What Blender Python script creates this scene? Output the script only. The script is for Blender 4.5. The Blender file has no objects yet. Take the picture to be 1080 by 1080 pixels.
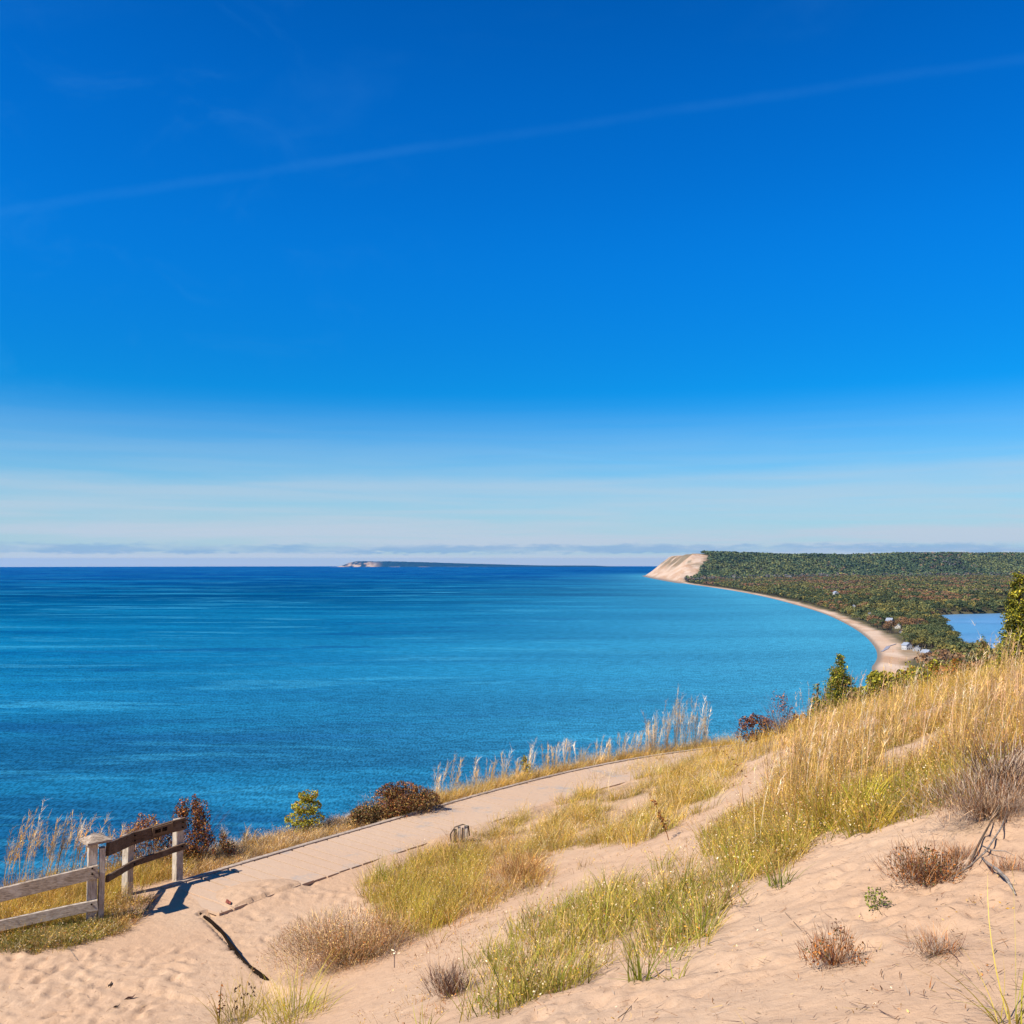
import bpy, math, random
import numpy as np
from mathutils import Vector, Matrix
S = bpy.context.scene
R = math.radians
rng = np.random.default_rng(7)
random.seed(7)

# ------------------------------------------------------------------ camera
CAMZ = 120.0; F = 1000/1080; PITCH = R(2.92); RE = 2*6371000.0
cam = bpy.data.cameras.new('camera'); camo = bpy.data.objects.new('camera', cam)
S.collection.objects.link(camo); S.camera = camo
cam.sensor_width = 36; cam.lens = 36*F; cam.clip_start = .05; cam.clip_end = 200000
camo.location = (0, 0, CAMZ); camo.rotation_euler = (R(90)+PITCH, 0, 0)

# ------------------------------------------------------------------ light
SUN_TO = Vector((-.74, -.50, 0)).normalized(); ELEV = R(47)
SUN_DIR = Vector((SUN_TO.x*math.cos(ELEV), SUN_TO.y*math.cos(ELEV), math.sin(ELEV)))
sl = bpy.data.lights.new('sun', 'SUN'); sl.energy = 5.0; sl.angle = R(.5); sl.color = (1, .93, .84)
so = bpy.data.objects.new('sun', sl); S.collection.objects.link(so)
so.rotation_euler = SUN_DIR.to_track_quat('Z', 'Y').to_euler()
S.view_settings.view_transform = 'Standard'; S.view_settings.look = 'None'
S.view_settings.exposure = .72; S.view_settings.gamma = 1
S.cycles.volume_bounces = 0

class NT:
    """small helper for node trees"""
    def __init__(s, tree): s.t = tree; s.n = tree.nodes; s.l = tree.links
    def add(s, typ, **kw):
        nd = s.n.new(typ)
        for k, v in kw.items():
            if k.startswith('i_'):
                key = k[2:]; key = int(key) if key.isdigit() else key.replace('_', ' ')
                s.put(nd.inputs[key], v)
            else: setattr(nd, k, v)
        return nd
    def put(s, inp, v):
        if hasattr(v, 'is_output') and v.is_output: s.l.new(v, inp)
        elif hasattr(v, 'outputs'): s.l.new(v.outputs[0], inp)
        else: inp.default_value = v
    def math(s, op, a, b=0., c=0.):
        n = s.n.new('ShaderNodeMath'); n.operation = op
        for i, v in enumerate((a, b, c)): s.put(n.inputs[i], v)
        return n.outputs[0]
    def mix(s, f, a, b, mode='MIX'):
        n = s.n.new('ShaderNodeMix'); n.data_type = 'RGBA'; n.blend_type = mode
        s.put(n.inputs[0], f); s.put(n.inputs[6], a); s.put(n.inputs[7], b)
        return n.outputs[2]
    def ramp(s, f, lo, hi, a=0., b=1.):
        n = s.n.new('ShaderNodeMapRange'); n.interpolation_type = 'SMOOTHSTEP'
        s.put(n.inputs[0], f)
        for i, v in enumerate((lo, hi, a, b)): n.inputs[i+1].default_value = v
        return n.outputs[0]
    def noise(s, vec, scale, detail=4, rough=.55, dist=0.):
        n = s.n.new('ShaderNodeTexNoise'); s.put(n.inputs['Vector'], vec)
        n.inputs['Scale'].default_value = scale; n.inputs['Detail'].default_value = detail
        n.inputs['Roughness'].default_value = rough; n.inputs['Distortion'].default_value = dist
        return n.outputs[0]
    def scale(s, vec, sc, rot=(0, 0, 0)):
        n = s.n.new('ShaderNodeMapping'); s.put(n.inputs[0], vec)
        n.inputs['Scale'].default_value = sc; n.inputs['Rotation'].default_value = rot
        return n.outputs[0]

world = bpy.data.worlds.new('World'); S.world = world; world.use_nodes = True
W = NT(world.node_tree); W.n.clear()
sky = W.add('ShaderNodeTexSky', sky_type='NISHITA', sun_disc=False)
sky.sun_elevation = ELEV; sky.sun_rotation = math.atan2(SUN_TO.x, SUN_TO.y)
sky.altitude = 300; sky.air_density = 1.0; sky.dust_density = .25; sky.ozone_density = 3.0
hs = W.add('ShaderNodeHueSaturation', i_Saturation=1.42, i_Value=.98, i_Color=sky)
dirn = W.add('ShaderNodeTexCoord').outputs['Generated']
sp = W.add('ShaderNodeSeparateXYZ'); W.l.new(dirn, sp.inputs[0]); zz = sp.outputs[2]
def raydir(px, py):
    v = Vector(((px-540)/1000, 1, -(py-540)/1000)); v.normalize()
    return Matrix.Rotation(PITCH, 3, 'X') @ v
skc = W.mix(1.0, hs.outputs[0], (.05, .92, 1.33, 1), 'MULTIPLY')
fz = W.math('MULTIPLY', W.ramp(zz, .60, .42, .96, 1.10), W.ramp(zz, .34, .15, 1, .80))
skc = W.mix(1.0, skc, W.add('ShaderNodeCombineColor', i_0=fz, i_1=fz, i_2=fz).outputs[0], 'MULTIPLY')
# pale band low over the water, thin streaks in it
st = W.noise(W.scale(dirn, (2.2, 2.2, 46)), 1.6, 5, .55, .3)
ze = W.math('ADD', zz, W.math('MULTIPLY', W.math('SUBTRACT', W.noise(W.scale(dirn, (3, 3, 14)), 1.5, 5, .6), .5), .030))
ze = W.math('SUBTRACT', ze, W.math('MULTIPLY', sp.outputs[0], .022))
band = W.math('ADD', W.ramp(zz, .178, .055, 0, .56), W.math('ADD', W.ramp(ze, .094, .078, 0, .20), W.ramp(zz, .070, .018, 0, .24)))
band = W.math('MULTIPLY', band, W.ramp(st, .30, .66, .80, 1.04))
skc = W.mix(band, skc, (4.35, 5.3, 6.35, 1))
# a low bank of grey blue cloud just over the horizon
ed = W.noise(W.scale(dirn, (30, 30, 150)), 1.3, 6, .68)
cz = W.math('ADD', zz, W.math('MULTIPLY', W.math('SUBTRACT', ed, .5), .016))
bank = W.math('MULTIPLY', W.ramp(cz, .0065, .0090), W.ramp(cz, .0180, .0130))
patch = W.ramp(W.noise(W.scale(dirn, (9, 9, 60)), 1.4, 5), .34, .62, .15, 1)
skc = W.mix(W.math('MULTIPLY', W.math('MULTIPLY', bank, patch), .75), skc, (2.2, 3.8, 5.9, 1))
skc = W.mix(W.ramp(zz, .0085, .001, 0, .75), skc, (5.9, 6.3, 6.5, 1))
# wisps high up and an old vapour trail
def trail(skc, p0, p1, wid, amt, brk):
    nrm = raydir(*p0).cross(raydir(*p1)).normalized()
    dt = W.add('ShaderNodeVectorMath', operation='DOT_PRODUCT', i_0=dirn, i_1=tuple(nrm)).outputs['Value']
    wob = W.math('MULTIPLY', W.math('SUBTRACT', W.noise(dirn, 9, 5), .5), wid*1.6)
    d = W.math('ABSOLUTE', W.math('ADD', dt, wob))
    core = W.ramp(d, wid*1.5, 0)
    core = W.math('MULTIPLY', core, W.ramp(W.noise(W.scale(dirn, brk), 3, 6, .65), .36, .66, .40, 1))
    return W.mix(W.math('MULTIPLY', core, amt), skc, (1.6, 5.4, 9.2, 1)), dt
skc, dt0 = trail(skc, (0, 222), (1080, 62), .0052, .036, (2.2, 2, 2))
tr2, dt1 = trail(skc, (530, 474), (740, 497), .0022, .12, (1, 1, 1))
win = W.math('MULTIPLY', W.ramp(sp.outputs[0], -.03, .04), W.ramp(sp.outputs[0], .22, .14))
skc = W.mix(win, skc, tr2)
# faint cirrus veil below the trail
cir = W.ramp(W.noise(W.scale(dirn, (1.3, 1.6, 6), (0, .13, 0)), 2.0, 8, .6, .4), .48, .78)
skc = W.mix(W.math('MULTIPLY', W.math('MULTIPLY', cir, W.ramp(dt0, .015, -.02)), .035), skc, (1.6, 5.4, 9.2, 1))
cir2 = W.ramp(W.noise(W.scale(dirn, (3, 3, 5), (0, -.4, 0)), 3.0, 9, .66, .8), .52, .82)
skc = W.mix(W.math('MULTIPLY', W.math('MULTIPLY', cir2, W.ramp(sp.outputs[0], .02, -.32)), .04), skc, (1.6, 5.4, 9.2, 1))
bg = W.add('ShaderNodeBackground', i_Color=skc, i_Strength=.0715)
W.l.new(bg.outputs[0], W.add('ShaderNodeOutputWorld').inputs[0])

# ------------------------------------------------------------------ numpy noise
def _h(ix, iy, seed):
    n = (ix*374761393 + iy*668265263 + seed*2147483647 + 12345) & 0xffffffff
    n = ((n ^ (n >> 13))*1274126177) & 0xffffffff
    return ((n ^ (n >> 16)) & 0xffff)/65535.0
def vnoise(x, y, seed=0):
    x = np.asarray(x, float); y = np.asarray(y, float)
    ix = np.floor(x).astype(np.int64); iy = np.floor(y).astype(np.int64)
    fx = x-ix; fy = y-iy; fx = fx*fx*(3-2*fx); fy = fy*fy*(3-2*fy)
    a = _h(ix, iy, seed); b = _h(ix+1, iy, seed); c = _h(ix, iy+1, seed); d = _h(ix+1, iy+1, seed)
    return (a*(1-fx)+b*fx)*(1-fy)+(c*(1-fx)+d*fx)*fy
def fbm(x, y, o=4, seed=0):
    t = 0; a = .5
    for k in range(o):
        t = t+a*vnoise(x*2**k+k*17.3, y*2**k-k*9.1, seed+k); a *= .5
    return t/(1-.5**o)
def sstep(a, b, x):
    t = np.clip((np.asarray(x, float)-a)/(b-a), 0, 1); return t*t*(3-2*t)
def polydist(P, x, y):
    """signed distance to an open polyline, positive on its left side"""
    x = np.asarray(x, float); y = np.asarray(y, float)
    best = np.full(x.shape, 1e18); sg = np.zeros(x.shape)
    for (ax, ay), (bx, by) in zip(P[:-1], P[1:]):
        dx, dy = bx-ax, by-ay; L = dx*dx+dy*dy
        t = np.clip(((x-ax)*dx+(y-ay)*dy)/L, 0, 1)
        ex = x-ax-t*dx; ey = y-ay-t*dy; d = ex*ex+ey*ey
        c = dx*(y-ay)-dy*(x-ax)
        m = d < best-1e-9
        best = np.where(m, d, best); sg = np.where(m, np.sign(c), sg)
    return np.sqrt(best)*sg
def inpoly(P, x, y):
    x = np.asarray(x, float); y = np.asarray(y, float); r = np.zeros(x.shape, bool)
    n = len(P)
    for i in range(n):
        ax, ay = P[i]; bx, by = P[(i+1) % n]
        c = ((ay > y) != (by > y)) & (x < (bx-ax)*(y-ay)/((by-ay) or 1e-9)+ax)
        r ^= c
    return r
def drop(x, y): return (x*x+y*y)/RE
def ray(px, py):
    """direction with y = 1"""
    cx = (px-540)/1000; cy = (540-py)/1000
    c, s = math.cos(PITCH), math.sin(PITCH)
    y = c-cy*s; z = s+cy*c
    return cx/y, z/y
def at(px, py, z):
    """world point on height z (relative to the camera) seen at a pixel"""
    u, w = ray(px, py); d = z/w
    return (u*d, d, CAMZ+z)
def far_pt(px, py):
    """point at lake level on the round earth"""
    u, w = ray(px, py); w = -w; k = 1+u*u
    # CAMZ/d + d*k/RE = w
    a = k/RE; disc = max(w*w-4*a*CAMZ, 0); d = (w-math.sqrt(disc))/(2*a)
    return (u*d, d)

# ------------------------------------------------------------------ object helpers
def tag(o, label=None, cat=None, group=None, kind=None):
    if label: o['label'] = label
    if cat: o['category'] = cat
    if group: o['group'] = group
    if kind: o['kind'] = kind
    return o
def mesh_data(name, V, Fc, mat=None, col=None, smooth=False, mats=None, midx=None):
    me = bpy.data.meshes.new(name)
    V = np.asarray(V, np.float32)
    if isinstance(Fc, np.ndarray):
        n, k = Fc.shape
        me.vertices.add(len(V)); me.vertices.foreach_set('co', V.ravel())
        me.loops.add(n*k); me.loops.foreach_set('vertex_index', Fc.astype(np.int32).ravel())
        me.polygons.add(n); me.polygons.foreach_set('loop_start', np.arange(0, n*k, k, dtype=np.int32))
        me.polygons.foreach_set('loop_total', np.full(n, k, np.int32))
        me.update(calc_edges=True)
    else:
        me.from_pydata([tuple(v) for v in V], [], [tuple(f) for f in Fc]); me.update()
    if mat: me.materials.append(mat)
    if mats:
        for m in mats: me.materials.append(m)
    if midx is not None: me.polygons.foreach_set('material_index', np.asarray(midx, np.int32))
    if col is not None:
        a = me.color_attributes.new('Col', 'FLOAT_COLOR', 'POINT')
        c = np.ones((len(V), 4), np.float32); c[:, :3] = col
        a.data.foreach_set('color', c.ravel())
    if smooth: me.polygons.foreach_set('use_smooth', np.ones(len(me.polygons), bool))
    return me
def link(name, me, parent=None, loc=None):
    o = bpy.data.objects.new(name, me); S.collection.objects.link(o)
    if parent: o.parent = parent
    if loc is not None: o.location = loc
    return o
def empty(name, loc, rz=0):
    o = bpy.data.objects.new(name, None); S.collection.objects.link(o)
    o.location = loc; o.rotation_euler.z = rz; o.empty_display_size = .2; return o
class MB:
    def __init__(s): s.V = []; s.F = []
    def add(s, V, Fc):
        n = len(s.V); s.V += [tuple(v) for v in V]; s.F += [tuple(i+n for i in f) for f in Fc]
    def beam(s, a, b, w, h, up=(0, 0, 1), wob=0., seg=1, bev=.0):
        a, b = Vector(a), Vector(b); d = (b-a).normalized(); upv = Vector(up)
        sd = d.cross(upv).normalized(); u = sd.cross(d).normalized()
        e = min(w, h)*bev
        prof = [(-w/2+e, -h/2), (w/2-e, -h/2), (w/2, -h/2+e), (w/2, h/2-e), (w/2-e, h/2), (-w/2+e, h/2), (-w/2, h/2-e), (-w/2, -h/2+e)] if e else [(-w/2, -h/2), (w/2, -h/2), (w/2, h/2), (-w/2, h/2)]
        V = []; k = len(prof)
        for i in range(seg+1):
            c = a.lerp(b, i/seg); ox, oy = random.uniform(-wob, wob), random.uniform(-wob, wob)
            for (x, y) in prof:
                V.append(c+sd*(x+ox+random.uniform(-wob, wob)*.4)+u*(y+oy+random.uniform(-wob, wob)*.4))
        Fc = [(i*k+j, i*k+(j+1) % k, (i+1)*k+(j+1) % k, (i+1)*k+j) for i in range(seg) for j in range(k)]
        Fc += [tuple(range(k))[::-1], tuple(seg*k+j for j in range(k))]
        s.add(V, Fc)
    def tube(s, pts, rad, n=6):
        pts = [Vector(p) for p in pts]; V = []; Fc = []
        for i, p in enumerate(pts):
            d = (pts[min(i+1, len(pts)-1)]-pts[max(i-1, 0)]).normalized()
            a = d.orthogonal().normalized(); b = d.cross(a)
            r = rad[i] if isinstance(rad, (list, tuple)) else rad
            V += [p+(a*math.cos(t*2*math.pi/n)+b*math.sin(t*2*math.pi/n))*r for t in range(n)]
        for i in range(len(pts)-1):
            Fc += [(i*n+j, i*n+(j+1) % n, (i+1)*n+(j+1) % n, (i+1)*n+j) for j in range(n)]
        Fc += [tuple(range(n))[::-1], tuple((len(pts)-1)*n+j for j in range(n))]
        s.add(V, Fc)
    def build(s, name, mat, parent=None, smooth=False):
        return link(name, mesh_data(name, s.V, s.F, mat, smooth=smooth), parent)

# ------------------------------------------------------------------ materials
def newmat(name, rough=.8, spec=.3):
    m = bpy.data.materials.new(name); m.use_nodes = True; t = NT(m.node_tree)
    b = t.n['Principled BSDF']; b.inputs['Roughness'].default_value = rough
    b.inputs['Specular IOR Level'].default_value = spec
    return m, t, b
def leafmat(name, trans=.3, rough=.7, var=.25, nscale=3.):
    m, t, b = newmat(name, rough, .2)
    a = t.add('ShaderNodeAttribute', attribute_name='Col').outputs[0]
    g = t.add('ShaderNodeNewGeometry')
    f = t.ramp(t.noise(g.outputs['Position'], nscale, 3), .3, .7, 1-var, 1+var)
    col = t.mix(1.0, a, t.add('ShaderNodeCombineColor', i_0=f, i_1=f, i_2=f).outputs[0], 'MULTIPLY')
    t.put(b.inputs['Base Color'], col)
    if trans:
        tr = t.add('ShaderNodeBsdfTranslucent', i_Color=col)
        mx = t.add('ShaderNodeMixShader', i_0=trans, i_1=b.outputs[0], i_2=tr.outputs[0])
        t.l.new(mx.outputs[0], t.n['Material Output'].inputs[0])
    return m
M_grass = leafmat('grass_blades', .32, .6)
M_leaf = leafmat('leaves', .28, .55)
M_twig = leafmat('twigs', 0, .8)
M_forest = leafmat('forest_foliage', .12, .8, .22, .012)

def sand_nodes(t, pos):
    n1 = t.noise(pos, .45, 4); n2 = t.noise(pos, 14, 6, .65); n3 = t.noise(pos, 160, 3, .7)
    c = t.mix(t.ramp(n1, .35, .7), (.58, .375, .23, 1), (.61, .42, .27, 1))
    c = t.mix(t.ramp(n2, .35, .75, 0, .42), c, (.49, .305, .175, 1))
    c = t.mix(t.ramp(n3, .56, .72, 0, .45), c, (.36, .22, .13, 1))
    sp_ = t.noise(pos, 46, 3, .6); c = t.mix(t.ramp(sp_, .67, .73, 0, .8), c, (.16, .10, .06, 1))
    sp2 = t.noise(pos, 95, 2, .5); c = t.mix(t.ramp(sp2, .68, .74, 0, .4), c, (.22, .15, .10, 1))
    h = t.math('ADD', t.math('MULTIPLY', t.noise(pos, 7, 6, .6), .6), t.math('MULTIPLY', n3, .07))
    return c, h
def make_sand():
    m, t, b = newmat('sand', .95, .1)
    pos = t.add('ShaderNodeNewGeometry').outputs['Position']
    c, h = sand_nodes(t, pos)
    # litter of dry plant bits lying on the sand where the grass grows
    a = t.add('ShaderNodeAttribute', attribute_name='Col').outputs[0]
    lit = t.ramp(t.noise(t.scale(pos, (1, 1, 1)), 33, 5, .75), .40, .62)
    sepa = t.add('ShaderNodeSeparateColor'); t.put(sepa.inputs[0], a)
    c = t.mix(t.math('MULTIPLY', lit, sepa.outputs[0]), c, (.26, .17, .075, 1))
    c = t.mix(sepa.outputs[1], c, (.10, .085, .03, 1))
    t.put(b.inputs['Base Color'], c)
    bp = t.add('ShaderNodeBump', i_Strength=.7, i_Distance=.06, i_Height=h)
    t.l.new(bp.outputs[0], b.inputs['Normal'])
    return m
M_sand = make_sand()
def make_deck():
    m, t, b = newmat('sandy_planks', .9, .1)
    pos = t.add('ShaderNodeNewGeometry').outputs['Position']
    c, h = sand_nodes(t, pos)
    cov = t.ramp(t.noise(pos, 1.6, 5, .62), .28, .44)
    wood = t.mix(t.noise(t.scale(pos, (1, 1, 1)), 30, 5), (.33, .27, .22, 1), (.52, .45, .38, 1))
    c = t.mix(cov, wood, t.mix(.5, c, (.57, .42, .30, 1)))
    t.put(b.inputs['Base Color'], c)
    bp = t.add('ShaderNodeBump', i_Strength=.4, i_Distance=.04, i_Height=h); t.l.new(bp.outputs[0], b.inputs['Normal'])
    return m
M_deck = make_deck()
def make_wood(name, c0, c1, c2, vert=False):
    m, t, b = newmat(name, .85, .15)
    tc = t.add('ShaderNodeTexCoord').outputs['Object']
    g = t.noise(t.scale(tc, (30, 30, 3) if vert else (5, 5, 42)), 3, 6, .7, .4); g2 = t.noise(tc, 6, 4, .6)
    c = t.mix(t.ramp(g, .38, .60), tuple(v*.72 for v in c0[:3])+(1,), c1); c = t.mix(t.ramp(g2, .45, .75, 0, .7), c, c2)
    kn = t.noise(tc, 22, 2); c = t.mix(t.ramp(kn, .71, .75, 0, .8), c, (.06, .04, .03, 1))
    t.put(b.inputs['Base Color'], c)
    bp = t.add('ShaderNodeBump', i_Strength=.5, i_Distance=.01, i_Height=g); t.l.new(bp.outputs[0], b.inputs['Normal'])
    return m
M_wood = make_wood('weathered_wood', (.22, .16, .11, 1), (.37, .29, .21, 1), (.44, .37, .30, 1))
M_post = make_wood('weathered_post', (.36, .29, .21, 1), (.50, .42, .32, 1), (.55, .50, .43, 1), True)
M_rail = make_wood('pale_rail', (.32, .25, .18, 1), (.46, .38, .29, 1), (.52, .46, .38, 1))
M_edge = make_wood('pale_board', (.44, .34, .25, 1), (.56, .44, .34, 1), (.58, .44, .32, 1))
M_shadedwood = make_wood('shaded_wood', (.11, .065, .035, 1), (.20, .125, .075, 1), (.26, .18, .12, 1))  # fence wood darkened in colour for the rails turned away from the sun
M_dry = make_wood('bleached_wood', (.25, .19, .14, 1), (.42, .36, .30, 1), (.5, .45, .4, 1))
def plain(name, c, rough=.7, var=.15, spec=.3, sc=4.):
    m, t, b = newmat(name, rough, spec)
    tc = t.add('ShaderNodeTexCoord').outputs['Object']
    f = t.ramp(t.noise(tc, sc, 5, .6), .3, .7)
    t.put(b.inputs['Base Color'], t.mix(f, tuple(v*(1-var) for v in c)+(1,), tuple(min(1, v*(1+var)) for v in c)+(1,)))
    return m
M_bark = plain('bark', (.13, .09, .06), .9, .4)
M_white = plain('white_siding', (.60, .59, .57), .6, .06, sc=1)
M_cream = plain('cream_siding', (.62, .58, .50), .7, .08, sc=1)
M_grey = plain('grey_siding', (.38, .39, .40), .7, .1, sc=1)
M_roofg = plain('grey_shingles', (.24, .25, .28), .9, .15)
M_roofp = plain('pale_metal_roof', (.34, .38, .44), .45, .08)
M_roofb = plain('brown_shingles', (.17, .12, .09), .9, .15)
M_glass = plain('dark_glass', (.03, .04, .05), .1, .1, .8)
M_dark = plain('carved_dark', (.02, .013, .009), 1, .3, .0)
M_hull = plain('boat_white', (.8, .8, .78), .35, .03, .5)
M_buoy = plain('dark_rubber', (.05, .04, .05), .6, .1)
M_path = plain('grey_boards', (.33, .32, .36), .8, .1, sc=.6)

def make_water(name, deep, shal, inland=False):
    m, t, b = newmat(name, .16, .5)
    g = t.add('ShaderNodeNewGeometry').outputs['Position']
    cd = t.add('ShaderNodeCameraData')
    sh = t.add('ShaderNodeSeparateColor'); t.put(sh.inputs[0], t.add('ShaderNodeAttribute', attribute_name='Col').outputs[0])
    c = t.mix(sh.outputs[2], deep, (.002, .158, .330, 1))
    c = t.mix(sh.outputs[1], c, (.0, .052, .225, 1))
    # wind streaks: ruffled and smooth patches lying across the lake
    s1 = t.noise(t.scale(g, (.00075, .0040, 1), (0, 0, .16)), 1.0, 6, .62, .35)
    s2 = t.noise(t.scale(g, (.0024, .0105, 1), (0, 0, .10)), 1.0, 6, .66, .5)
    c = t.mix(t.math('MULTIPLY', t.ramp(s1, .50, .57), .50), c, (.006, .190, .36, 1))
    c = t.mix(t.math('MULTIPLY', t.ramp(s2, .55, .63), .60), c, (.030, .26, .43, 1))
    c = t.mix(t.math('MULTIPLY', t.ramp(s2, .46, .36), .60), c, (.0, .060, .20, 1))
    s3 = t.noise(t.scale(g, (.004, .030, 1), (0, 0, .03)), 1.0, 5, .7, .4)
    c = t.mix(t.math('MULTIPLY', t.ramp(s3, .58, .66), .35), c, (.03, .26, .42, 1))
    c = t.mix(sh.outputs[0], c, shal)
    big = t.noise(t.scale(g, (.0010, .0030, 1), (0, 0, .25)), 1.0, 4, .6, .6)
    fb = t.ramp(big, .36, .64, .90, 1.10); c = t.mix(1.0, c, t.add('ShaderNodeCombineColor', i_0=fb, i_1=fb, i_2=t.math('POWER', fb, .8)).outputs[0], 'MULTIPLY')
    # wavelets a metre or two wide, their lit and dark facets put into the colour, longer oblique swell under them
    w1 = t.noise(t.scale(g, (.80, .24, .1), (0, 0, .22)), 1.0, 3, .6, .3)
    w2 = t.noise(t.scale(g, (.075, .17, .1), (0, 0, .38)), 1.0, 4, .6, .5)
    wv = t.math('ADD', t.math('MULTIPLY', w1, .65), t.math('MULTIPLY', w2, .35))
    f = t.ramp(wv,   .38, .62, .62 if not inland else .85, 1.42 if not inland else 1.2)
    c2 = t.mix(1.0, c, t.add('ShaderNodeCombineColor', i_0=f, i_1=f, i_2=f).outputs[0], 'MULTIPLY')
    t.put(b.inputs['Base Color'], c2)
    bp = t.add('ShaderNodeBump', i_Strength=.5, i_Distance=1.0, i_Height=t.math('MULTIPLY', wv, .8))
    t.l.new(bp.outputs[0], b.inputs['Normal'])
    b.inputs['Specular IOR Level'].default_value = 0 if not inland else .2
    b.inputs['Roughness'].default_value = .3
    return m
M_water = make_water('lake_water', (.0, .064, .172, 1), (.048, .275, .42, 1))
M_inland = make_water('inland_water', (.13, .31, .52, 1), (.2, .38, .55, 1), True)

# ------------------------------------------------------------------ foreground ground
Z0 = -4.6
CTRL = []
def cp(px, py, z):
    x, y, _ = at(px, py, z); CTRL.append((x, y, z))
for p in [(1080, 1080, -1.65), (800, 1080, -1.95), (540, 1080, -2.6), (400, 1080, -3.45), (300, 1080, -4.2),
          (900, 1000, -2.0), (700, 1000, -2.65), (540, 1000, -3.45), (400, 1000, -4.25), (1080, 1000, -1.72),
          (1080, 900, -1.72), (900, 900, -2.1), (750, 900, -2.95), (600, 900, -4.0), (480, 930, -4.3),
          (1080, 800, -1.72), (950, 850, -2.05), (850, 820, -2.75), (800, 800, -3.35), (1080, 720, -1.8),
          (960, 745, -2.5), (1020, 730, -2.1), (870, 765, -3.1), (780, 790, -3.9), (720, 800, -4.3)]: cp(*p)
for p in [(-4.4, 13), (-3.3, 14.3), (-1, 17), (.9, 19.4), (3.4, 22), (6, 24), (-4.5, 9), (-6, 11), (-3.2, 12), (-2, 13.4), (-.2, 15.6),
          (-3.6, 9.6), (-6, 7), (-8, 9), (-9, 4), (-4, 6.5), (-12, 4), (-2.6, 11.2)]: CTRL.append((p[0], p[1], Z0))
CTRL += [(0, 0, -1.62), (0, -4, -1.35), (4, 0, -1.15), (4, -4, -1.0), (8, 0, -.7), (10, 8, -1.0), (14, 14, -1.2), (16, 4, -.4),
         (11, 20, -2.3), (8, 21.5, -3.3), (-5, 0, -3.0), (-9, -4, -3.9), (-3, 3, -2.7), (14, 22, -2.2)]
CTRL = np.array(CTRL)
def tps_fit(P, lam=.02):
    n = len(P); d = np.hypot(P[:, None, 0]-P[None, :, 0], P[:, None, 1]-P[None, :, 1])
    K = np.where(d > 0, d*d*np.log(d+1e-12), 0)+np.eye(n)*lam*n
    A = np.zeros((n+3, n+3)); A[:n, :n] = K; A[:n, n] = 1; A[:n, n+1:] = P[:, :2]; A[n, :n] = 1; A[n+1:, :n] = P[:, :2].T
    return np.linalg.solve(A, np.concatenate([P[:, 2], [0, 0, 0]]))
TW = tps_fit(CTRL)
EDGE = [(-300, -190), (-60, -33), (-16, 5.5), (-9, 11.3), (-6.6, 13.9), (-5.0, 15.3), (-1.8, 18.9), (.6, 21.9), (3.2, 24.2), (5.6, 24.8),
        (8, 22.6), (11, 20.6), (16, 20.5), (40, 25), (120, 40), (420, 70)]
WALK = [(-4.35, 13.15), (-3.3, 14.55), (-1.6, 16.6), (.15, 18.75), (1.9, 20.6), (3.9, 22.2), (6.2, 23.4)]
LAND = [(-4.1, 12.62), (-3.35, 11.55), (-2.62, 10.48), (-2.2, 9.85), (-4.2, 10.5), (-6.0, 11.3), (-5.35, 12.05), (-5.2, 13.1), (-4.85, 13.75)]
def ground0(x, y):
    shp = np.shape(x); x = np.ravel(np.asarray(x, float)); y = np.ravel(np.asarray(y, float))
    cx = np.clip(x, -13, 17); cy = np.clip(y, -4.5, 25)
    z = TW[len(CTRL)]+TW[len(CTRL)+1]*cx+TW[len(CTRL)+2]*cy
    for i, (a, b, _) in enumerate(CTRL):
        r2 = (cx-a)**2+(cy-b)**2; z = z+TW[i]*.5*r2*np.log(r2+1e-12)
    z = z+(np.minimum(y+4.5, 0))*-.004
    # flat where the walk runs
    wl = np.abs(polydist(WALK, x, y)); fl = sstep(1.7, .75, wl)
    # sand drifted level with the boards, over them at the near left corner
    sw = polydist(WALK, x, y); cov = fbm(x*.9, y*.9, 3, 77)
    hz_ = np.where(sw < -.70, -.022+.05*sstep(.40, .62, cov), -.10)
    hz_ = np.maximum(hz_, -.10+.145*sstep(1.05, .35, np.hypot(x+3.45, y-13.35)*(1+.5*(cov-.5))))
    z = z*(1-fl)+(Z0+hz_)*fl
    ld = polydist(LAND+[LAND[0]], x, y); il = inpoly(LAND, x, y); dl = np.abs(ld)*np.where(il, -1, 1)
    rt = np.abs(polydist(LAND[:4], x, y)) < np.abs(dl)+.02
    z = np.where(il, Z0, np.where(rt, z, z+(Z0-z)*sstep(.9, .0, dl)))
    # low triangle of sand beside the landing
    tri = sstep(2.6, .6, np.hypot(x+3.1, y-11.9))
    z = np.where(~il, z-.075*tri*(wl > .72), z)
    s = polydist(EDGE, x, y)
    sp_ = np.maximum(s, 0)
    z = z-.80*(np.sqrt(sp_**2+.5)-np.sqrt(.5))-sp_*.02
    return z.reshape(shp)
HOLES = []
for k in range(900):
    px, py = rng.uniform(560, 1080), rng.uniform(880, 1080)
    if k % 3 == 0: px, py = rng.uniform(0, 200), rng.uniform(1000, 1080)
    if k % 7 == 0: px, py = rng.uniform(235, 420), rng.uniform(925, 1000)
    z = Z0 if px < 430 else -2.3
    x, y, _ = at(px, py, z); HOLES.append((x, y, rng.uniform(.018, .075), rng.uniform(.006, .022), rng.uniform(0, 3.14), rng.uniform(1.1, 2.2)))
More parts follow.
